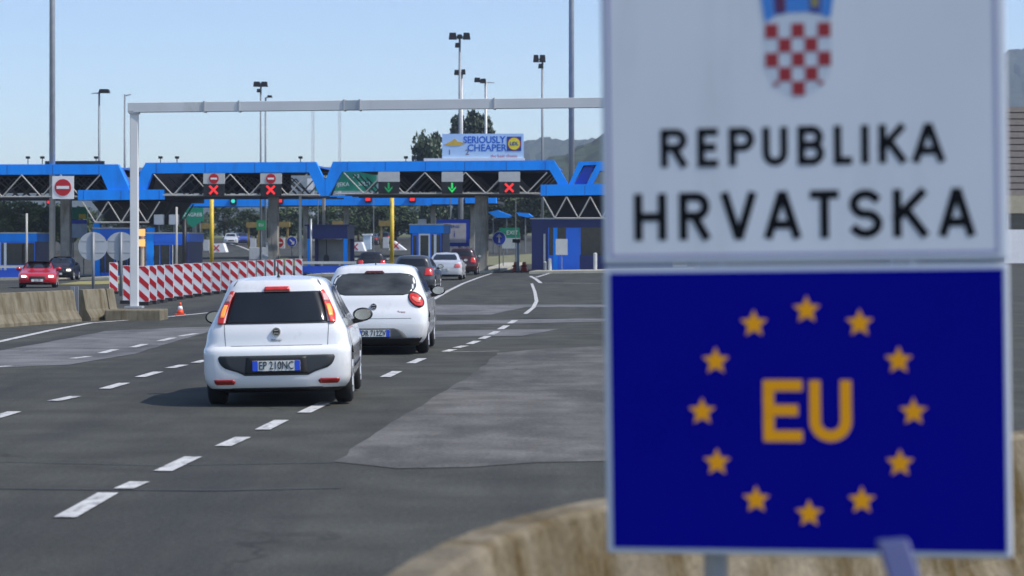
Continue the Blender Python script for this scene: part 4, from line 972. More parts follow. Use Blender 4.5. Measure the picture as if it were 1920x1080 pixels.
# dented steel stake leaning before the sign
tp, bt = at(1672, 1013, 4.7), at(1725, 1180, 4.62)
d = (bt - tp).normalized(); k = (tp.z + 0.05) / -d.z; bt = tp + d * k
STK = mat('stake_steel', (0.05, 0.065, 0.18), 0.5, metal=0.1, var=0.1, scale=6)
b = MB(); ax = Vector((1, 0, 0)); wv = 0.030
b.add([tp + Vector((-wv, -0.015, 0)), tp + Vector((wv, -0.015, 0.004)), tp + Vector((wv, 0.015, 0.004)), tp + Vector((-wv, 0.015, 0)), bt + Vector((-wv, -0.015, 0)), bt + Vector((wv, -0.015, 0)), bt + Vector((wv, 0.015, 0)), bt + Vector((-wv, 0.015, 0))],
      [(0,1,2,3),(7,6,5,4),(4,5,1,0),(5,6,2,1),(6,7,3,2),(7,4,0,3)])
stk = b.build('steel_stake', STK, None, bevel=0.004)
tag(stk, 'leaning bluish steel stake in front of the lower edge of the border sign', 'stake')

# ------------------------------------------------------------------ striped boards, cone, round signs
def clip(poly, inside, inter):
    out = []
    for i, p in enumerate(poly):
        q = poly[(i+1) % len(poly)]
        if inside(p): out.append(p)
        if inside(p) != inside(q): out.append(inter(p, q))
    return out
def clip_rect(poly, x0, x1, z0, z1):
    def ix(X): return lambda p, q: (X, p[1] + (q[1]-p[1])*(X-p[0])/(q[0]-p[0]))
    def iz(Z): return lambda p, q: (p[0] + (q[0]-p[0])*(Z-p[1])/(q[1]-p[1]), Z)
    for ins, it in ((lambda p: p[0] >= x0, ix(x0)), (lambda p: p[0] <= x1, ix(x1)), (lambda p: p[1] >= z0, iz(z0)), (lambda p: p[1] <= z1, iz(z1))):
        if poly: poly = clip(poly, ins, it)
    return poly
BW, BH, BZ = 0.165, 1.12, 0.10
bm_ = MB(); bm_.box(-BW, BW, 0, 0.03, BZ, BZ+BH); board_me = bm_.mesh('board', WHITE)
stripes = MB()
st_meshes = []
for k in range(3):
    z = BZ + 0.08 + 0.44*k
    poly = clip_rect([(-0.3, z+0.24), (0.3, z-0.30), (0.3, z-0.10), (-0.3, z+0.44)], -BW+0.015, BW-0.015, BZ+0.015, BZ+BH-0.015)
    if len(poly) >= 3:
        s_ = MB(); s_.prism(poly, -0.004, 0.0); st_meshes.append(s_.mesh('red_stripe', RED))
f_ = MB(); f_.box(-0.2, 0.2, -0.35, 0.35, -0.02, 0.11); foot_me = f_.mesh('foot', RUBBER)
f_ = MB(); f_.box(-0.03, 0.03, 0.03, 0.09, 0.1, 0.7); strut_me = f_.mesh('strut', GALV)
def striped_board(x, y, rot, label, group, s=1.0):
    t = thing('striped_board', label, 'warning board', (x, y, gz(x, y)), rot, group); t.scale = (s, s, s)
    bo = link('board', board_me, t)
    for me in st_meshes: link('red_stripe', me, bo)
    link('foot', foot_me, t); link('strut', strut_me, t)
BG = 'red and white boards along the closed lane'
ORD = ['first', 'second', 'third', 'fourth', 'fifth', 'sixth', 'seventh', 'eighth', 'ninth', 'tenth', 'eleventh', 'twelfth', 'thirteenth', 'fourteenth', 'fifteenth', 'sixteenth', 'seventeenth', 'eighteenth']
bp = [(270, 74.5), (300, 78), (345, 84), (420, 94), (490, 104), (560, 112)]
NB = 18
fpx = pchip([0, 0.12, 0.27, 0.52, 0.77, 1.0], [q[0] for q in bp]); fD = pchip([0, 0.12, 0.27, 0.52, 0.77, 1.0], [q[1] for q in bp])
for i in range(NB):
    t_ = i/(NB-1); p = gx(fpx(t_), fD(t_))
    striped_board(p.x, p.y, R(random.uniform(-5, 5)) - 0.05, ORD[i] + ' striped board counted from the portal post along the closed lane', BG, 1.0)
p = gx(213, 93); striped_board(p.x, p.y, 0.1, 'lone striped board beside the concrete barrier, apart from the row', BG)
p = gx(240, 76.5); striped_board(p.x, p.y, 0.0, 'striped board half hidden behind the portal post', BG)
# cone
p = hit(338, 590); t = thing('traffic_cone', 'small orange traffic cone with white sleeve at the lane edge', 'cone', p); t.scale = (0.75, 0.75, 0.75)
b = MB(); b.box(-0.17, 0.17, -0.17, 0.17, 0, 0.035); b.build('base', ORANGE, t)
b = MB(); b.tube((0,0,0.035), (0,0,0.17), 0.13, 0.098, n=16); b.tube((0,0,0.31), (0,0,0.44), 0.063, 0.03, n=16); b.build('body', ORANGE, t, smooth=True)
b = MB(); b.tube((0,0,0.17), (0,0,0.31), 0.099, 0.064, n=16); b.build('sleeve', WHITE, t, smooth=True)
# round sign backs
for px, cy, r, D, lab in ((174, 462, 27, 88, 'large grey back of a round sign beside the mast, left of the pair'), (226, 462, 27, 88.6, 'large grey back of a round sign next to the portal post')):
    p = gx(px, D); z = at(px, cy, D).z - p.z; rad = r / F * D
    t = thing('round_sign', lab, 'sign', p, R(4), 'round signs seen from behind')
    b = MB(); b.disc(0, z, rad, 0, 0.03, 40); d_ = b.build('disc', mat('sign_back', (0.40, 0.43, 0.46), 0.5, metal=0.2, var=0.04), t)
    b = MB(); b.tube((0.02, -0.05, -0.1), (0.02, -0.05, z + rad*0.98), 0.055, n=10); b.build('post', POLE, t, smooth=True)
    for q in (-0.4, 0.4): box('rail', (-rad*0.8, rad*0.8, -0.012, 0.0, z + q*rad - 0.025, z + q*rad + 0.025), MATS['sign_back'], d_)

# ------------------------------------------------------------------ masts and floodlights
def mast(px, D, ytop, r0, r1, label, name='lamp_mast', heads=(), m=POLE, arms=(), group='masts above the canopy'):
    p = gx(px, D); h = at(px, ytop, D).z - p.z
    t = thing(name, label, 'lamp post' if heads or arms else 'mast', p, 0, group)
    b = MB(); b.tube((0, 0, -0.1), (0, 0, h), r0, r1, n=10); b.build('pole', m, t, smooth=True)
    k = D / F
    for (dx, dy, w, hh) in heads:
        x, z = dx*k, h - dy*k
        fl = MB(); W, HH = w*k/2, hh*k/2
        fl.prism([(x-W, z-HH), (x+W, z-HH), (x+W*0.8, z+HH), (x-W*0.8, z+HH)], -0.35, 0.25); o = fl.build('floodlight', BLACK, t)
        if abs(dx) > 1:
            b = MB(); b.tube((0, 0, z - 0.1), (x, 0, z), 0.05, n=6); b.build('bracket', m, t)
    for (dx, dy) in arms:
        b = MB(); b.tube((0, 0, h - 0.1), (dx*k, 0, h - dy*k), 0.05, 0.03, n=6); b.build('arm', m, t)
    return t
mast(98, 152, -700, 0.20, 0.14, 'tall grey mast running out of the picture beside the no entry board', m=mat('mast_grey', (0.36, 0.38, 0.40), 0.5, metal=0.2, var=0.1))
mast(1071.5, 166, -700, 0.21, 0.15, 'tall grey mast running out of the picture next to the border sign', m=MATS['mast_grey'])
mast(186, 176, 172, 0.11, 0.07, 'lamp post with one slanted floodlight between the mast and the portal', heads=((10, -1, 20, 7),), arms=((-15, 3),))
mast(234, 170, 177, 0.11, 0.06, 'lamp post with a short bent arm just beside the portal post', arms=((12, 0),))
mast(489, 190, 155, 0.10, 0.07, 'lamp post with dark twin floodlights behind the portal beam', heads=((-7, 3, 13, 9), (7, 3, 12, 9), (-3, 15, 8, 6)))
mast(498, 196, 183, 0.10, 0.07, 'shorter lamp post with small lamp close behind the twin floodlights', heads=((8, -2, 9, 4),))
mast(862, 178, 64, 0.13, 0.08, 'highest lamp post with three dark floodlights above the billboard', heads=((-13, 4, 15, 12), (0, 5, 11, 7), (13, 4, 14, 12), (-4, 21, 10, 8)))
mast(865.5, 184, 130, 0.14, 0.10, 'thick pole with two small floodlights directly behind the highest lamp post', heads=((-9, 6, 10, 9), (4, 5, 7, 9)), m=GALV)
mast(911, 182, 152, 0.13, 0.10, 'lamp post with angled floodlights and a short arm behind the billboard', heads=((-16, -2, 12, 8), (-5, 0, 12, 8)), arms=((16, 3),), m=GALV)
mast(1017, 186, 104, 0.12, 0.08, 'lamp post with two dark floodlights next to the tall mast by the sign', heads=((-12, 6, 11, 13), (0, 6, 12, 13), (-3, 20, 10, 8)))
LM = mat('lattice_pale', (0.55, 0.58, 0.62), 0.6)
for px, lab in ((587, 'thin pale lattice mast far off, above the blue notch'), (637, 'second thin pale lattice mast, to the right of the notch')):
    D = 330; p = gx(px, D); h = at(px, 196, D).z - p.z; t = thing('lattice_mast', lab, 'mast', p, 0, 'thin lattice masts')
    for sx, sy in ((-.16, -.16), (.16, -.16), (0, .18)):
        b = MB(); b.tube((sx, sy, -0.1), (sx, sy, h), 0.035, n=5); b.build('leg', LM, t)
    b = MB(); n = int(h/0.7)
    for i in range(n):
        z0 = i*0.7; s_ = 1 if i % 2 else -1; b.tube((-.16*s_, -.16, z0), (.16*s_, -.16, z0+0.7), 0.022, n=4); b.tube((.16*s_, -.16, z0), (0, .18, z0+0.7), 0.022, n=4)
    b.build('bracing', LM, t)
# thin poles under the roof
for px, v, yt, m_, lab in ((50, -1.0, 400, TRUSS, 'thin pale pole in front of the booth at the picture edge'), (331, -1.5, 388, TRUSS, 'thin pale pole beside the booth with the tall corner column'), (346, -1.0, 410, BLACK, 'black tapered post next to the booth with the tall corner column'), (583, 0.5, 410, GALV, 'slim pale pole at the open booth corner')):
    p = cg(px, v); p.z += 0.13; hh = cu(px, yt, v)[1] - p.z
    post_thing('slim_pole', lab, 'pole', p, hh, 0.07 if m_ is not BLACK else 0.14, m_)

# ------------------------------------------------------------------ billboard on the roof
vB = 16.0
t, pn, w, zb, zt = panel_sign('billboard', 'pale blue billboard with yellow roundel standing behind the roof', 'billboard', 829, 982, 251, 297, vB, mat('board_sky', (0.45, 0.62, 0.80), 0.5, var=0.1, scale=0.4), (0.1, 0.5, 0.9))
def bb(px, py): return ((px - 905.5) / 153 * w, zt - (py - 251) / 46 * (zt - zb))
x, z = bb(908, 263); text('SERIOUSLY', 0.66, mat('board_text_blue', (0.02, 0.12, 0.5), 0.5), pn, (x, -0.01, z), sx=0.9, bold=0.016)
x, z = bb(913, 278); text('CHEAPER', 0.66, MATS['board_text_blue'], pn, (x, -0.01, z), sx=0.98, bold=0.012)
x, z = bb(964, 270); r = 0.47
box('logo_square', (x - r*1.05, x + r*1.05, -0.02, 0, z - r*1.05, z + r*1.05), mat('logo_navy', (0.01, 0.04, 0.25), 0.5), pn)
b = MB(); b.disc(x, z, r*0.98, -0.03, -0.02, 28); b.build('logo_ring', RED, pn)
b = MB(); b.disc(x, z, r*0.88, -0.04, -0.03, 28); b.build('logo_roundel', mat('logo_yellow', (0.85, 0.68, 0.03), 0.5), pn)
text('LiDL', 0.34, MATS['logo_navy'], pn, (x, -0.05, z), sx=0.9, bold=0.01)
x, z = bb(853, 268); b = MB(); b.prism([(x-0.75, z-0.1), (x-0.3, z-0.22), (x+0.3, z-0.2), (x+0.75, z-0.02), (x+0.2, z+0.1), (x, z+0.3), (x-0.25, z+0.12)], -0.02, 0); b.build('printed_shape', mat('board_gold', (0.65, 0.42, 0.05), 0.5), pn)
for px_b, py_b, s_ in ((843, 286, '1'), (876, 286, '2')):
    x, z = bb(px_b, py_b); text(s_, 0.5, mat('board_brown', (0.2, 0.08, 0.06), 0.5), pn, (x, -0.01, z), sx=1.2)
x, z = bb(945, 293); text('the best choice', 0.3, mat('board_red', (0.5, 0.06, 0.12), 0.5), pn, (x, -0.01, z))
b = MB(); x0, z0 = bb(795, 301); x1, z1 = bb(983, 297); b.box(x0, x1, -0.2, 0.2, z0 - 0.1, z1); b.build('lower_rail', WHITE, t)

# ------------------------------------------------------------------ signs and clutter beyond the booths
def disc_sign(px, py, r, v, m, label, mark, group='round road signs at the lanes'):
    u, z = cu(px, py, v); p = cw(u, v); g = gz(p.x, p.y); D = p.y; rad = r * D / F
    t = thing('road_sign', label, 'sign', (p.x, p.y, g), -A, group); zz = z - g
    b = MB(); b.tube((0, 0.05, -0.1), (0, 0.05, zz + rad*0.5), 0.04, n=6); b.build('post', POLE, t)
    b = MB(); b.disc(0, zz, rad*1.08, 0.0, 0.03, 28); b.build('rim', WHITE, t)
    b = MB(); b.disc(0, zz, rad, -0.015, 0.0, 28); d = b.build('disc', m, t)
    m2 = MB()
    if mark == 'bar': m2.box(-rad*.7, rad*.7, -0.03, -0.015, zz - rad*.15, zz + rad*.15)
    elif mark == 'up':
        m2.prism([(-rad*.12, zz-rad*.65), (rad*.12, zz-rad*.65), (rad*.12, zz+rad*.3), (-rad*.12, zz+rad*.3)], -0.03, -0.015)
        m2.prism([(-rad*.45, zz+rad*.2), (rad*.45, zz+rad*.2), (0, zz+rad*.75)], -0.035, -0.02)
    else:
        m2.prism([(-rad*.5, zz+rad*.35), (-rad*.3, zz+rad*.55), (rad*.35, zz-rad*.1), (rad*.15, zz-rad*.3)][::-1], -0.03, -0.015)
        m2.prism([(rad*.55, zz-rad*.6), (rad*.55, zz+rad*.15), (-rad*.15, zz-rad*.6)], -0.035, -0.02)
    m2.build('symbol', WHITE, d)
disc_sign(523, 455, 9, 9.0, RED, 'small red no entry sign beside the blue arrow sign behind the boards', 'bar')
disc_sign(547, 453, 9, 9.2, SBLUE, 'small blue sign with slanted white arrow next to the red no entry sign', 'diag')
disc_sign(936, 447, 12, 8.0, SBLUE, 'blue round sign with white upward arrow near the thick grey column', 'up')
# green direction signs
t, pn, w, zb, zt = panel_sign('direction_sign', 'green direction sign with downward arrow shape under the second roof', 'sign', 342, 381, 389, 415, 45, GREEN, (0.15, 0.85), 'green direction signs')
b = MB(); b.prism([(0, zb-0.55), (w*0.38, zb), (-w*0.38, zb)], 0.0, 0.04); b.build('arrow_tip', GREEN, pn); text('ZAGREB', 0.42, WHITE, pn, (0, -0.01, zt-0.6))
t, pn, w, zb, zt = panel_sign('direction_sign', 'small green square sign beside the grey column', 'sign', 481, 498, 413, 431, 22, mat('sign_bright_green', (0.03, 0.32, 0.12), 0.5), (0.5,), 'green direction signs'); text('EU', 0.3, WHITE, pn, (0, -0.01, (zb+zt)/2))
t, pn, w, zb, zt = panel_sign('direction_sign', 'green sign with white panel beside the blue upward arrow', 'sign', 936, 974, 427, 446, 20, GREEN, (0.2, 0.8), 'green direction signs'); text('EXIT', 0.4, WHITE, pn, (0.2, -0.01, (zb+zt)/2)); box('lower_panel', (-w*0.35, w/2, 0.0, 0.04, zb-0.75, zb-0.01), mat('pale_panel', (0.5, 0.58, 0.6), 0.5), t)
t, pn, w, zb, zt = panel_sign('overhead_sign', 'large green overhead sign glimpsed through the blue notch', 'sign', 590, 706, 322, 358, 30, GREEN, (0.05, 0.95))
for i, (px_b, py_b) in enumerate(((612, 330), (668, 331), (684, 345), (640, 346))):
    x = (px_b - 648)/116*w; z = zt - (py_b-322)/36*(zt-zb); text(('ZAGREB', 'A3', 'SPLIT', 'RIJEKA')[i], 0.42, WHITE, pn, (x, -0.01, z))
b = MB(); b.box(-w*0.62, -w*0.53, 0, 0.04, zb+0.1, zt-0.5); b.build('side_panel', WHITE, pn)
t, pn, w, zb, zt = panel_sign('service_panel', 'white information panel with green strip behind the silver saloon', 'sign', 818, 880, 411, 462, 14, SBLUE, (0.1, 0.9))
box('white_face', (-w*0.30, w*0.40, -0.02, 0, zb+0.25, zt-0.28), mat('panel_lilac', (0.62, 0.62, 0.72), 0.5), pn); box('green_strip', (-w*0.47, -w*0.32, -0.02, 0, zb+0.3, zt-0.25), GREEN, pn)
text('SERVIS', 0.24, SBLUE, pn, (w*0.05, -0.03, zt-0.5)); text('i', 0.6, SBLUE, pn, (w*0.05, -0.03, (zt+zb)/2-0.1))
b = MB(); b.disc(-w*0.2, zt-0.45, 0.12, -0.04, -0.02, 12); b.build('red_dot', RED, pn)
t, pn, w, zb, zt = panel_sign('service_panel', 'bright information panel behind the grey pillar and the mast', 'sign', 130, 163, 412, 446, 10, mat('panel_pale_blue', (0.5, 0.6, 0.75), 0.5, var=0.15, scale=1.5), (0.2, 0.8))
box('blue_header', (-w/2, w/2, -0.02, 0, zt-0.28, zt), SBLUE, pn); box('green_header', (-w/2, w/2, 0, 0.05, zt+0.05, zt+0.85), GREEN, t); box('gold_mark', (0.05, w/2-0.08, -0.02, 0.0, zt+0.08, zt+0.38), YEL, t)
# white lamps beside the booth
for px, lab in ((297, 'white box lamp beside the tall blue column'), (325, 'second white box lamp, near the thin pale pole')):
    v = 1.6; u, z = cu(px, 408, v); p = cw(u, v); t = thing('box_lamp', lab, 'lamp', (p.x, p.y, z - 0.25), -A, 'white box lamps on the booth roof'); box('housing', (-0.3, 0.3, 0, 0.4, -0.2, 0.45), WHITE, t, bevel=0.04); b = MB(); b.tube((0, 0.2, -0.2), (0, 0.2, -0.75), 0.05, n=6); b.build('stem', POLE, t)
# glowing amber lamp stack left of the booth
v = -0.5; u, z = cu(267, 436, v); p = cw(u, v); g = gz(p.x, p.y) + 0.13; t = thing('amber_beacon', 'pale post with two amber lamps beside the portal post', 'beacon', (p.x, p.y, g), -A)
b = MB(); b.tube((0,0,0), (0,0,z-g+0.2), 0.12, n=8); b.build('post', mat('beacon_tan', (0.5, 0.4, 0.3), 0.6), t)
for q in (z-g, z-g-0.65): box('lens', (-0.2, 0.2, -0.2, -0.1, q-0.22, q+0.22), INDIC, t)
# yellow posts
for px, v, lab in ((397, 30, 'tall yellow post below the first red cross signal'), (735, 30, 'tall yellow post below the dim green arrow')):
    p = cg(px, v); t = thing('yellow_post', lab, 'post', p, -A, 'tall yellow posts'); hh = cu(px, 368, v)[1] - p.z
    b = MB(); b.tube((0,0,0), (0,0,hh), 0.15, n=10); b.build('post', YEL, t, smooth=True); b = MB(); b.box(-0.3, 0.3, -0.3, 0.3, -0.1, 0.15); b.build('foot', CONC2, t)
p = cg(942 - 480, 70)
# yellow lane machines with arms
for i, (px, D, lab) in enumerate(((386, 262, 'yellow barrier machine just left of the tall yellow post'), (474, 268, 'yellow barrier machine above the blue far car'), (723, 262, 'yellow lane machine beside the second yellow post'), (528, 270, 'thin yellow frame beyond the red no entry sign'), (635, 268, 'yellow frame behind the open booth'))):
    p = gx(px, D); t = thing('lane_machine', lab, 'barrier machine', p, -A, 'yellow lane machines beyond the first roof')
    OC = mat('ochre_paint', (0.24, 0.165, 0.04), 0.6, var=0.15); w = 0.6
    box('cabinet', (-0.3, 0.3, 0, 0.6, 0, 1.2), GREYP, t); box('post', (-0.6, -0.4, 0.1, 0.3, 0, 2.4), OC, t); box('post', (0.55, 0.75, 0.1, 0.3, 0, 2.4), OC, t); box('head', (-0.75, 0.9, 0, 0.5, 2.4, 3.0), OC, t)
# crash cushions with chevrons
for px, D, fl, lab in ((408, 250, 1, 'white chevron crash cushion at the foot of the first yellow post'), (668, 245, 1, 'white crash cushion with red cross stripes behind the open booth'), (745, 248, -1, 'pale crash cushion beside the small blue booth')):
    p = gx(px, D); t = thing('crash_cushion', lab, 'crash cushion', p, -A, 'crash cushions on the far islands')
    b = MB(); b.prism([(-0.9, 0), (0.9, 0), (0.45*fl + 0.1, 0.95), (-0.7 if fl > 0 else -0.5, 0.9)], 0, 1.4); bd = b.build('body', WHITE, t)
    m = MB(); cross(m, -0.15, 0.45, 0.45, 0.13, -0.02, 0.0); m.build('red_stripes', RED, t)
# little white kiosk, white box
p = gx(688, 255); t = thing('payment_kiosk', 'pale blue kiosk standing beyond the open booth', 'kiosk', p, -A); box('cabinet', (-0.4, 0.4, 0, 0.8, 0, 1.5), mat('kiosk_pale', (0.55, 0.65, 0.72), 0.5), t); box('hood', (-0.5, 0.5, -0.1, 0.9, 1.5, 1.65), WHITE, t)
# pale roadside boxes and guard rail between carriageways beyond the canopy
for px, D, dims, lab in ((483, 195, (-0.7, 0.7, 0, 0.8, 0.3, 1.3), 'pale grey cabinet before the small green sign'), (505, 190, (-0.28, 0.28, 0, 0.6, 0.0, 1.7), 'tall pale cabinet beside the grey column')):
    p = gx(px, D); t = thing('roadside_cabinet', lab, 'cabinet', p, -A, 'roadside cabinets'); box('body', dims, GREYP, t, bevel=0.03); box('plinth', (dims[0], dims[1], 0.02, 0.78, -0.1, dims[4] if dims[4] > 0 else 0.001), CONC2, t) if dims[4] > 0 else box('cap', (dims[0]-.04, dims[1]+.04, -.04, .64, dims[5], dims[5]+.05), GALV, t)
gr = thing('guard_rail', 'steel guard rail running down to the grey column beyond the roof', 'guard rail', (0, 0, 0))
ga, gb = gx(470, 215), gx(520, 168)
b = MB(); n = 12
for i in range(n):
    q0, q1 = ga.lerp(gb, i/n), ga.lerp(gb, (i+1)/n); q0.z = gz(q0.x, q0.y); q1.z = gz(q1.x, q1.y)
    b.add([(q0.x, q0.y, q0.z+.5), (q1.x, q1.y, q1.z+.5), (q1.x, q1.y, q1.z+.8), (q0.x, q0.y, q0.z+.8), (q0.x+.06, q0.y+.06, q0.z+.5), (q1.x+.06, q1.y+.06, q1.z+.5), (q1.x+.06, q1.y+.06, q1.z+.8), (q0.x+.06, q0.y+.06, q0.z+.8)], [(0,1,2,3),(7,6,5,4),(3,2,6,7),(4,5,1,0)])
    pm = MB(); pm.box(-0.05, 0.05, -0.05, 0.05, -0.1, 0.75); pm.build('post', GALV, gr, loc=(q0.x+.1, q0.y+.1, q0.z))
b.build('rail', GALV, gr)
ground_poly('grass_patch', [(470, 482), (500, 470), (560, 492), (560, 500), (520, 497)], GRASSM, 0.03, road)
ground_poly('grass_patch', [(895, 498), (905, 482), (1000, 476), (1060, 480), (1040, 494), (960, 497)], mat('grass_dry', (0.16, 0.16, 0.08), 0.95, var=0.3, scale=1.0), 0.02, road)
ground_poly('grass_patch', [(106, 534), (150, 528), (262, 525), (262, 531), (180, 534)], mat('grass_yellow', (0.26, 0.23, 0.07), 0.95, var=0.25, scale=1.0), 0.02, road)
# orange plastic barriers and a worker's pale post by the right booth
for px, lab in ((967, 'orange red plastic barrier on the verge, closer to the column'), (983, 'orange red plastic barrier on the verge, closer to the wide booth')):
    p = cg(px, 10); t = thing('plastic_barrier', lab, 'barrier', p, -A, 'orange plastic barriers on the verge'); b = MB(); b.prism([(-0.25, 0), (0.25, 0), (0.14, 0.3), (0.1, 0.62), (-0.1, 0.62), (-0.14, 0.3)], -0.3, 0.3); b.build('body', ORANGE, t, bevel=0.03); b = MB(); b.box(-0.2, 0.2, -0.31, -0.3, 0.3, 0.42); b.build('band', RED, t)
p = cg(971, 9); post_thing('pale_post', 'pale blue post with dark camera head before the orange barriers', 'post', p, 1.9, 0.1, mat('post_pale_blue', (0.45, 0.6, 0.72), 0.5))
o = [ch for ch in bpy.data.objects if ch.parent and ch.parent.name.startswith('pale_post')][0].parent
box('camera_head', (-0.35, 0.15, -0.15, 0.15, 1.9, 2.15), BLACK, o)
# low rail by the left booth
p = cg(30, -3.2); t = thing('low_rail', 'low white and blue rail before the booth at the picture edge', 'rail', (p.x, p.y, p.z), -A)
box('upper_rail', (-3, 2.2, 0, 0.08, 0.75, 0.9), GREYP, t); box('lower_board', (-3, 2.2, 0.02, 0.07, 0.15, 0.62), BLUED, t)
for x in (-2.5, -1, 0.5, 2): box('post', (x-.05, x+.05, 0.08, 0.16, -0.05, 0.8), GREYP, t)
p = cg(618, -5.0); t = thing('low_rail', 'low white and blue rail before the open booth', 'rail', (p.x, p.y, p.z + 0.12), -A)
box('upper_rail', (-1.9, 1.6, 0, 0.08, 0.62, 0.78), GREYP, t); box('lower_board', (-1.9, 1.6, 0.02, 0.07, 0.1, 0.5), BLUED, t)
for x in (-1.7, -0.5, 0.6, 1.4): box('post', (x-.05, x+.05, 0.08, 0.16, -0.05, 0.7), GREYP, t)

# ------------------------------------------------------------------ building at the right edge of the picture
D = 175; p = gx(1885, D); bd = thing('office_building', 'brown louvred building glimpsed past the right edge of the border sign', 'building', p, 0)
zt = at(0, 198, D).z - p.z; z1 = at(0, 366, D).z - p.z; z2 = at(0, 400, D).z - p.z; z3 = at(0, 430, D).z - p.z
box('core_wall', (0, 14, 0.3, 10, 0, zt - 0.1), mat('wall_brown', (0.22, 0.18, 0.15), 0.8), bd)
n = int((zt - z1) / 0.45)
for i in range(n):
    a = z1 + (zt - z1) * i / n; box('louvre', (-0.1, 14.1, 0, 0.25, a, a + (zt - z1)/n * 0.82), mat('louvre_brown', (0.26, 0.22, 0.19), 0.8, var=0.1), bd)
box('beige_band', (-0.15, 14.15, -0.1, 0.28, z2, z1 - 0.02), mat('band_beige', (0.42, 0.37, 0.26), 0.8), bd)
for i in range(6):
    w_ = box('window', (0.2 + 2.3*i, 2.3 + 2.3*i, 0.05, 0.28, z3, z2 - 0.05), BGLASS, bd); box('window_frame', (0.1 + 2.3*i, 0.2 + 2.3*i, 0.0, 0.28, z3, z2 - 0.05), GREYP, w_)
box('base_wall', (-0.05, 14.05, 0.0, 0.28, -0.1, z3 - 0.02), WHITE, bd)

# ------------------------------------------------------------------ trees
def leaf_mesh(name, m, blobs, n, size, seed):
    rnd = random.Random(seed); b = MB()
    for _ in range(n):
        bx, by, bz, rx, rz = rnd.choice(blobs)
        while True:
            q = Vector((rnd.uniform(-1, 1), rnd.uniform(-1, 1), rnd.uniform(-1, 1)))
            if 0.25 < q.length < 1.0: break
        c = Vector((bx + q.x*rx, by + q.y*rx, bz + q.z*rz)); s_ = size * rnd.uniform(0.5, 1.3)
        u = Vector((rnd.gauss(0, 1), rnd.gauss(0, 1), rnd.gauss(0, 1))).normalized(); w = u.orthogonal().normalized()
        b.add([c - u*s_*0.5 - w*s_*0.15, c + w*s_*0.32, c + u*s_*0.6, c - w*s_*0.32], [(0, 1, 2, 3)])
    return b.mesh(name, m)
def blobset(kind, seed):
    rnd = random.Random(seed)
    if kind == 'round': return [(rnd.uniform(-1.8, 1.8), rnd.uniform(-1.8, 1.8), rnd.uniform(1.4, 6.4), rnd.uniform(0.7, 1.5), rnd.uniform(0.6, 1.2)) for _ in range(20)]
    return [(rnd.uniform(-0.5, 0.5), rnd.uniform(-0.5, 0.5), 1.6 + 0.62*i, 0.55 + 0.45*math.sin(math.pi*min(1, (i+1.5)/11)), 0.75) for i in range(11)]
def trunk_mesh(kind, seed):
    rnd = random.Random(seed); b = MB(); top = 4.5 if kind == 'round' else 8.0
    b.tube((0, 0, -0.3), (0.08, 0, top*0.5), 0.2, 0.13, n=8); b.tube((0.08, 0, top*0.5), (0, 0.1, top), 0.13, 0.05, n=8)
    for k in range(6):
        z = top*(0.35 + 0.1*k); a = rnd.uniform(0, 6.28); L_ = 1.6 if kind == 'round' else 0.7; b.tube((0.05, 0, z), (L_*math.cos(a), L_*math.sin(a), z + 1.0), 0.07, 0.02, n=5)
    return b.mesh('trunk', BARK, True)
TREES = {}
for k, (kind, m_, n, sz) in {'a': ('round', LEAF, 2600, 0.42), 'b': ('round', LEAFD, 2600, 0.42), 'c': ('round', LEAF, 2400, 0.45), 'p': ('poplar', LEAFP, 2200, 0.36)}.items():
    TREES[k] = (leaf_mesh('crown', m_, blobset(kind, hash(k) % 1 + ord(k)), n, sz, ord(k)), trunk_mesh(kind, ord(k)))
def tree(k, px, D, ytop, label, wide=1.0, group='trees beyond the checkpoint'):
    p = gx(px, D); h = at(px, ytop, D).z - p.z; full = 7.6 if k != 'p' else 9.0; s_ = h / full
    t = thing('broadleaf_tree' if k != 'p' else 'poplar_tree', label, 'tree', p, random.uniform(0, 6.28), group); t.scale = (s_*wide, s_*wide, s_)
    link('crown', TREES[k][0], t); link('trunk', TREES[k][1], t)
tree('b', 816, 290, 212, 'round dark tree standing beside the billboard', 0.42)
for px, yt, lab in ((862, 202, 'poplar at the billboard, first of the four'), (878, 195, 'poplar above the billboard, tallest of the four'), (895, 194, 'poplar above the billboard beside the lamp post'), (912, 203, 'poplar at the end of the four above the billboard')):
    tree('p', px, 330, yt, lab, 0.85, 'poplars above the billboard')
BT = [(-60, 372), (-20, 362), (15, 366), (55, 370), (90, 372), (128, 374), (330, 388), (372, 388), (480, 392), (520, 378), (560, 376), (600, 372), (640, 374), (672, 378), (706, 374), (742, 372), (775, 378), (806, 366), (905, 372), (930, 362), (955, 352), (980, 356), (1010, 350), (1050, 345)]
WHERE = ['beyond the picture edge, first in the belt', 'above the roof of the booth at the picture edge', 'behind the thin pale pole at the picture edge', 'between the thin pale pole and the tall mast', 'just behind the tall mast', 'behind the grey pillar beside the mast',
         'behind the green arrow shaped sign', 'just left of the first yellow post', 'above the pale roadside cabinet', 'above the red no entry sign', 'beyond the slim column by the open booth', 'above the open navy booth', 'above the right post of the open booth', 'above the pale kiosk',
         'just left of the second yellow post', 'just right of the second yellow post', 'above the small blue booth', 'above the white information panel', 'just left of the thick grey column', 'behind the first blue awning', 'between the two blue awnings', 'behind the second blue awning', 'beside the wide dark booth', 'behind the wide dark booth']
for i, (px, yt) in enumerate(BT):
    tree('abc'[i % 3], px, random.uniform(300, 335) if px > 200 else random.uniform(240, 270), yt + random.uniform(-4, 4), 'green tree ' + WHERE[i], random.uniform(1.1, 1.5))
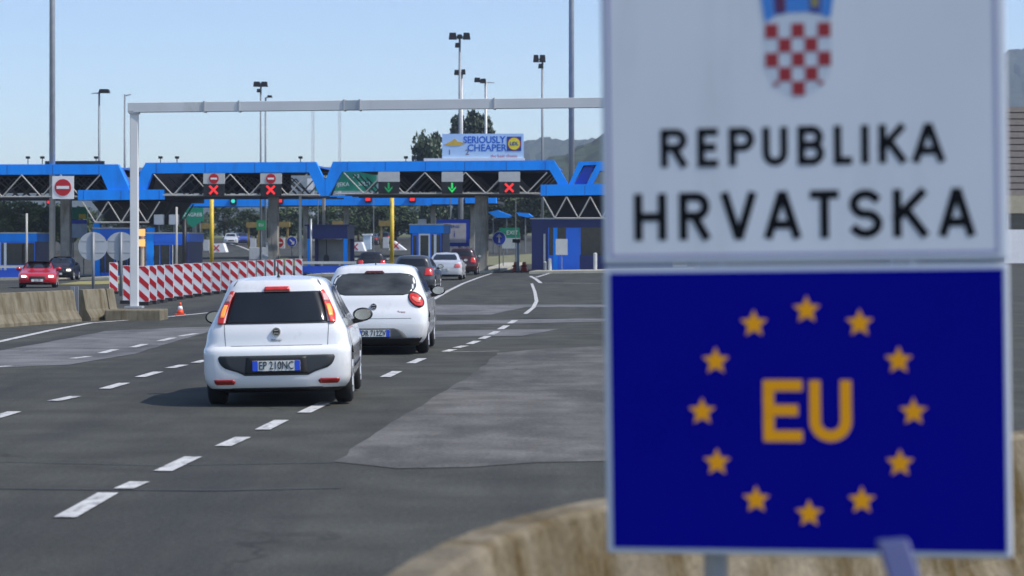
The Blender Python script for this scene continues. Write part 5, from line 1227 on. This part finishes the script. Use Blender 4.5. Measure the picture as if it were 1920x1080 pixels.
for i in range(34):
    px = -40 + 33 * i + random.uniform(-9, 9)
    tree('bba'[i % 3], px, random.uniform(352, 392), 392 + random.uniform(-12, 8), 'dark tree in the dense second row of the belt', random.uniform(1.3, 1.7), 'second row of the tree belt')

# ------------------------------------------------------------------ wooded hills
def ridge(name, label, pts, D, depth, m, seed, amp):
    rnd = random.Random(seed); f = pchip([q[0] for q in pts], [q[1] for q in pts]); b = MB()
    x0, x1 = pts[0][0], pts[-1][0]; nx = int((x1-x0)/F*D/ (amp*0.9)); ny = 14; nx = min(nx, 700)
    for j in range(ny+1):
        for i in range(nx+1):
            px = x0 + (x1-x0)*i/nx; p = at(px, f(px), D); t_ = j/ny
            z0 = gz(0, D) - 6; z = z0 + (p.z - z0) * math.sin(t_*math.pi/2)**0.9
            y = D - depth*(1-t_) ; k_ = y/D
            b.v.append((p.x + rnd.uniform(-1, 1)*amp*0.3, y + rnd.uniform(-1, 1)*amp*0.3, z + rnd.uniform(-0.5, 0.5)*amp*(0.2 + 0.8*t_)))
    n = nx+1
    for j in range(ny):
        for i in range(nx): b.f.append((j*n+i, j*n+i+1, (j+1)*n+i+1, (j+1)*n+i)); b.mi.append(0)
    # back slope
    base = len(b.v)
    for i in range(n): v = b.v[ny*n+i]; b.v.append((v[0], v[1] + depth, gz(0, D) - 10))
    for i in range(nx): b.f.append((ny*n+i, ny*n+i+1, base+i+1, base+i)); b.mi.append(0)
    return tag(b.build(name, m, smooth=False), label, 'hill', kind='structure')
HILLM = mat('forest', (0.032, 0.050, 0.030), 0.9, var=0.45, scale=0.12)
ridge('hill', 'far wooded ridge fading blue beyond the checkpoint', [(-1500, 330), (-600, 322), (0, 318), (500, 318), (800, 308), (930, 290), (985, 266), (1020, 262), (1060, 268), (1120, 262), (1300, 200), (1600, 140), (1900, 95), (2200, 60), (2800, 40)], 2700, 500, HILLM, 3, 9.0)
ridge('hill', 'nearer dark wooded slope next to the tall mast', [(960, 335), (1000, 318), (1040, 300), (1085, 284), (1110, 270), (1140, 252), (1300, 228), (1500, 220), (1760, 250), (1850, 300), (2000, 330)], 900, 220, HILLM, 5, 4.0)

# ------------------------------------------------------------------ air
hm = bpy.data.materials.new('air'); hm.use_nodes = True; nt = hm.node_tree; nt.nodes.remove(nt.nodes['Principled BSDF'])
pv = nt.nodes.new('ShaderNodeVolumePrincipled'); pv.inputs['Color'].default_value = (0.67, 0.77, 1.0, 1); pv.inputs['Density'].default_value = 0.00019; pv.inputs['Anisotropy'].default_value = 0.2
nt.links.new(pv.outputs[0], nt.nodes['Material Output'].inputs['Volume'])
b = MB(); b.box(-4100, 4100, -70, 2950, -14, 420); hz_ = b.build('haze', hm); tag(hz_, 'thin summer haze over the whole place', 'haze', kind='stuff')
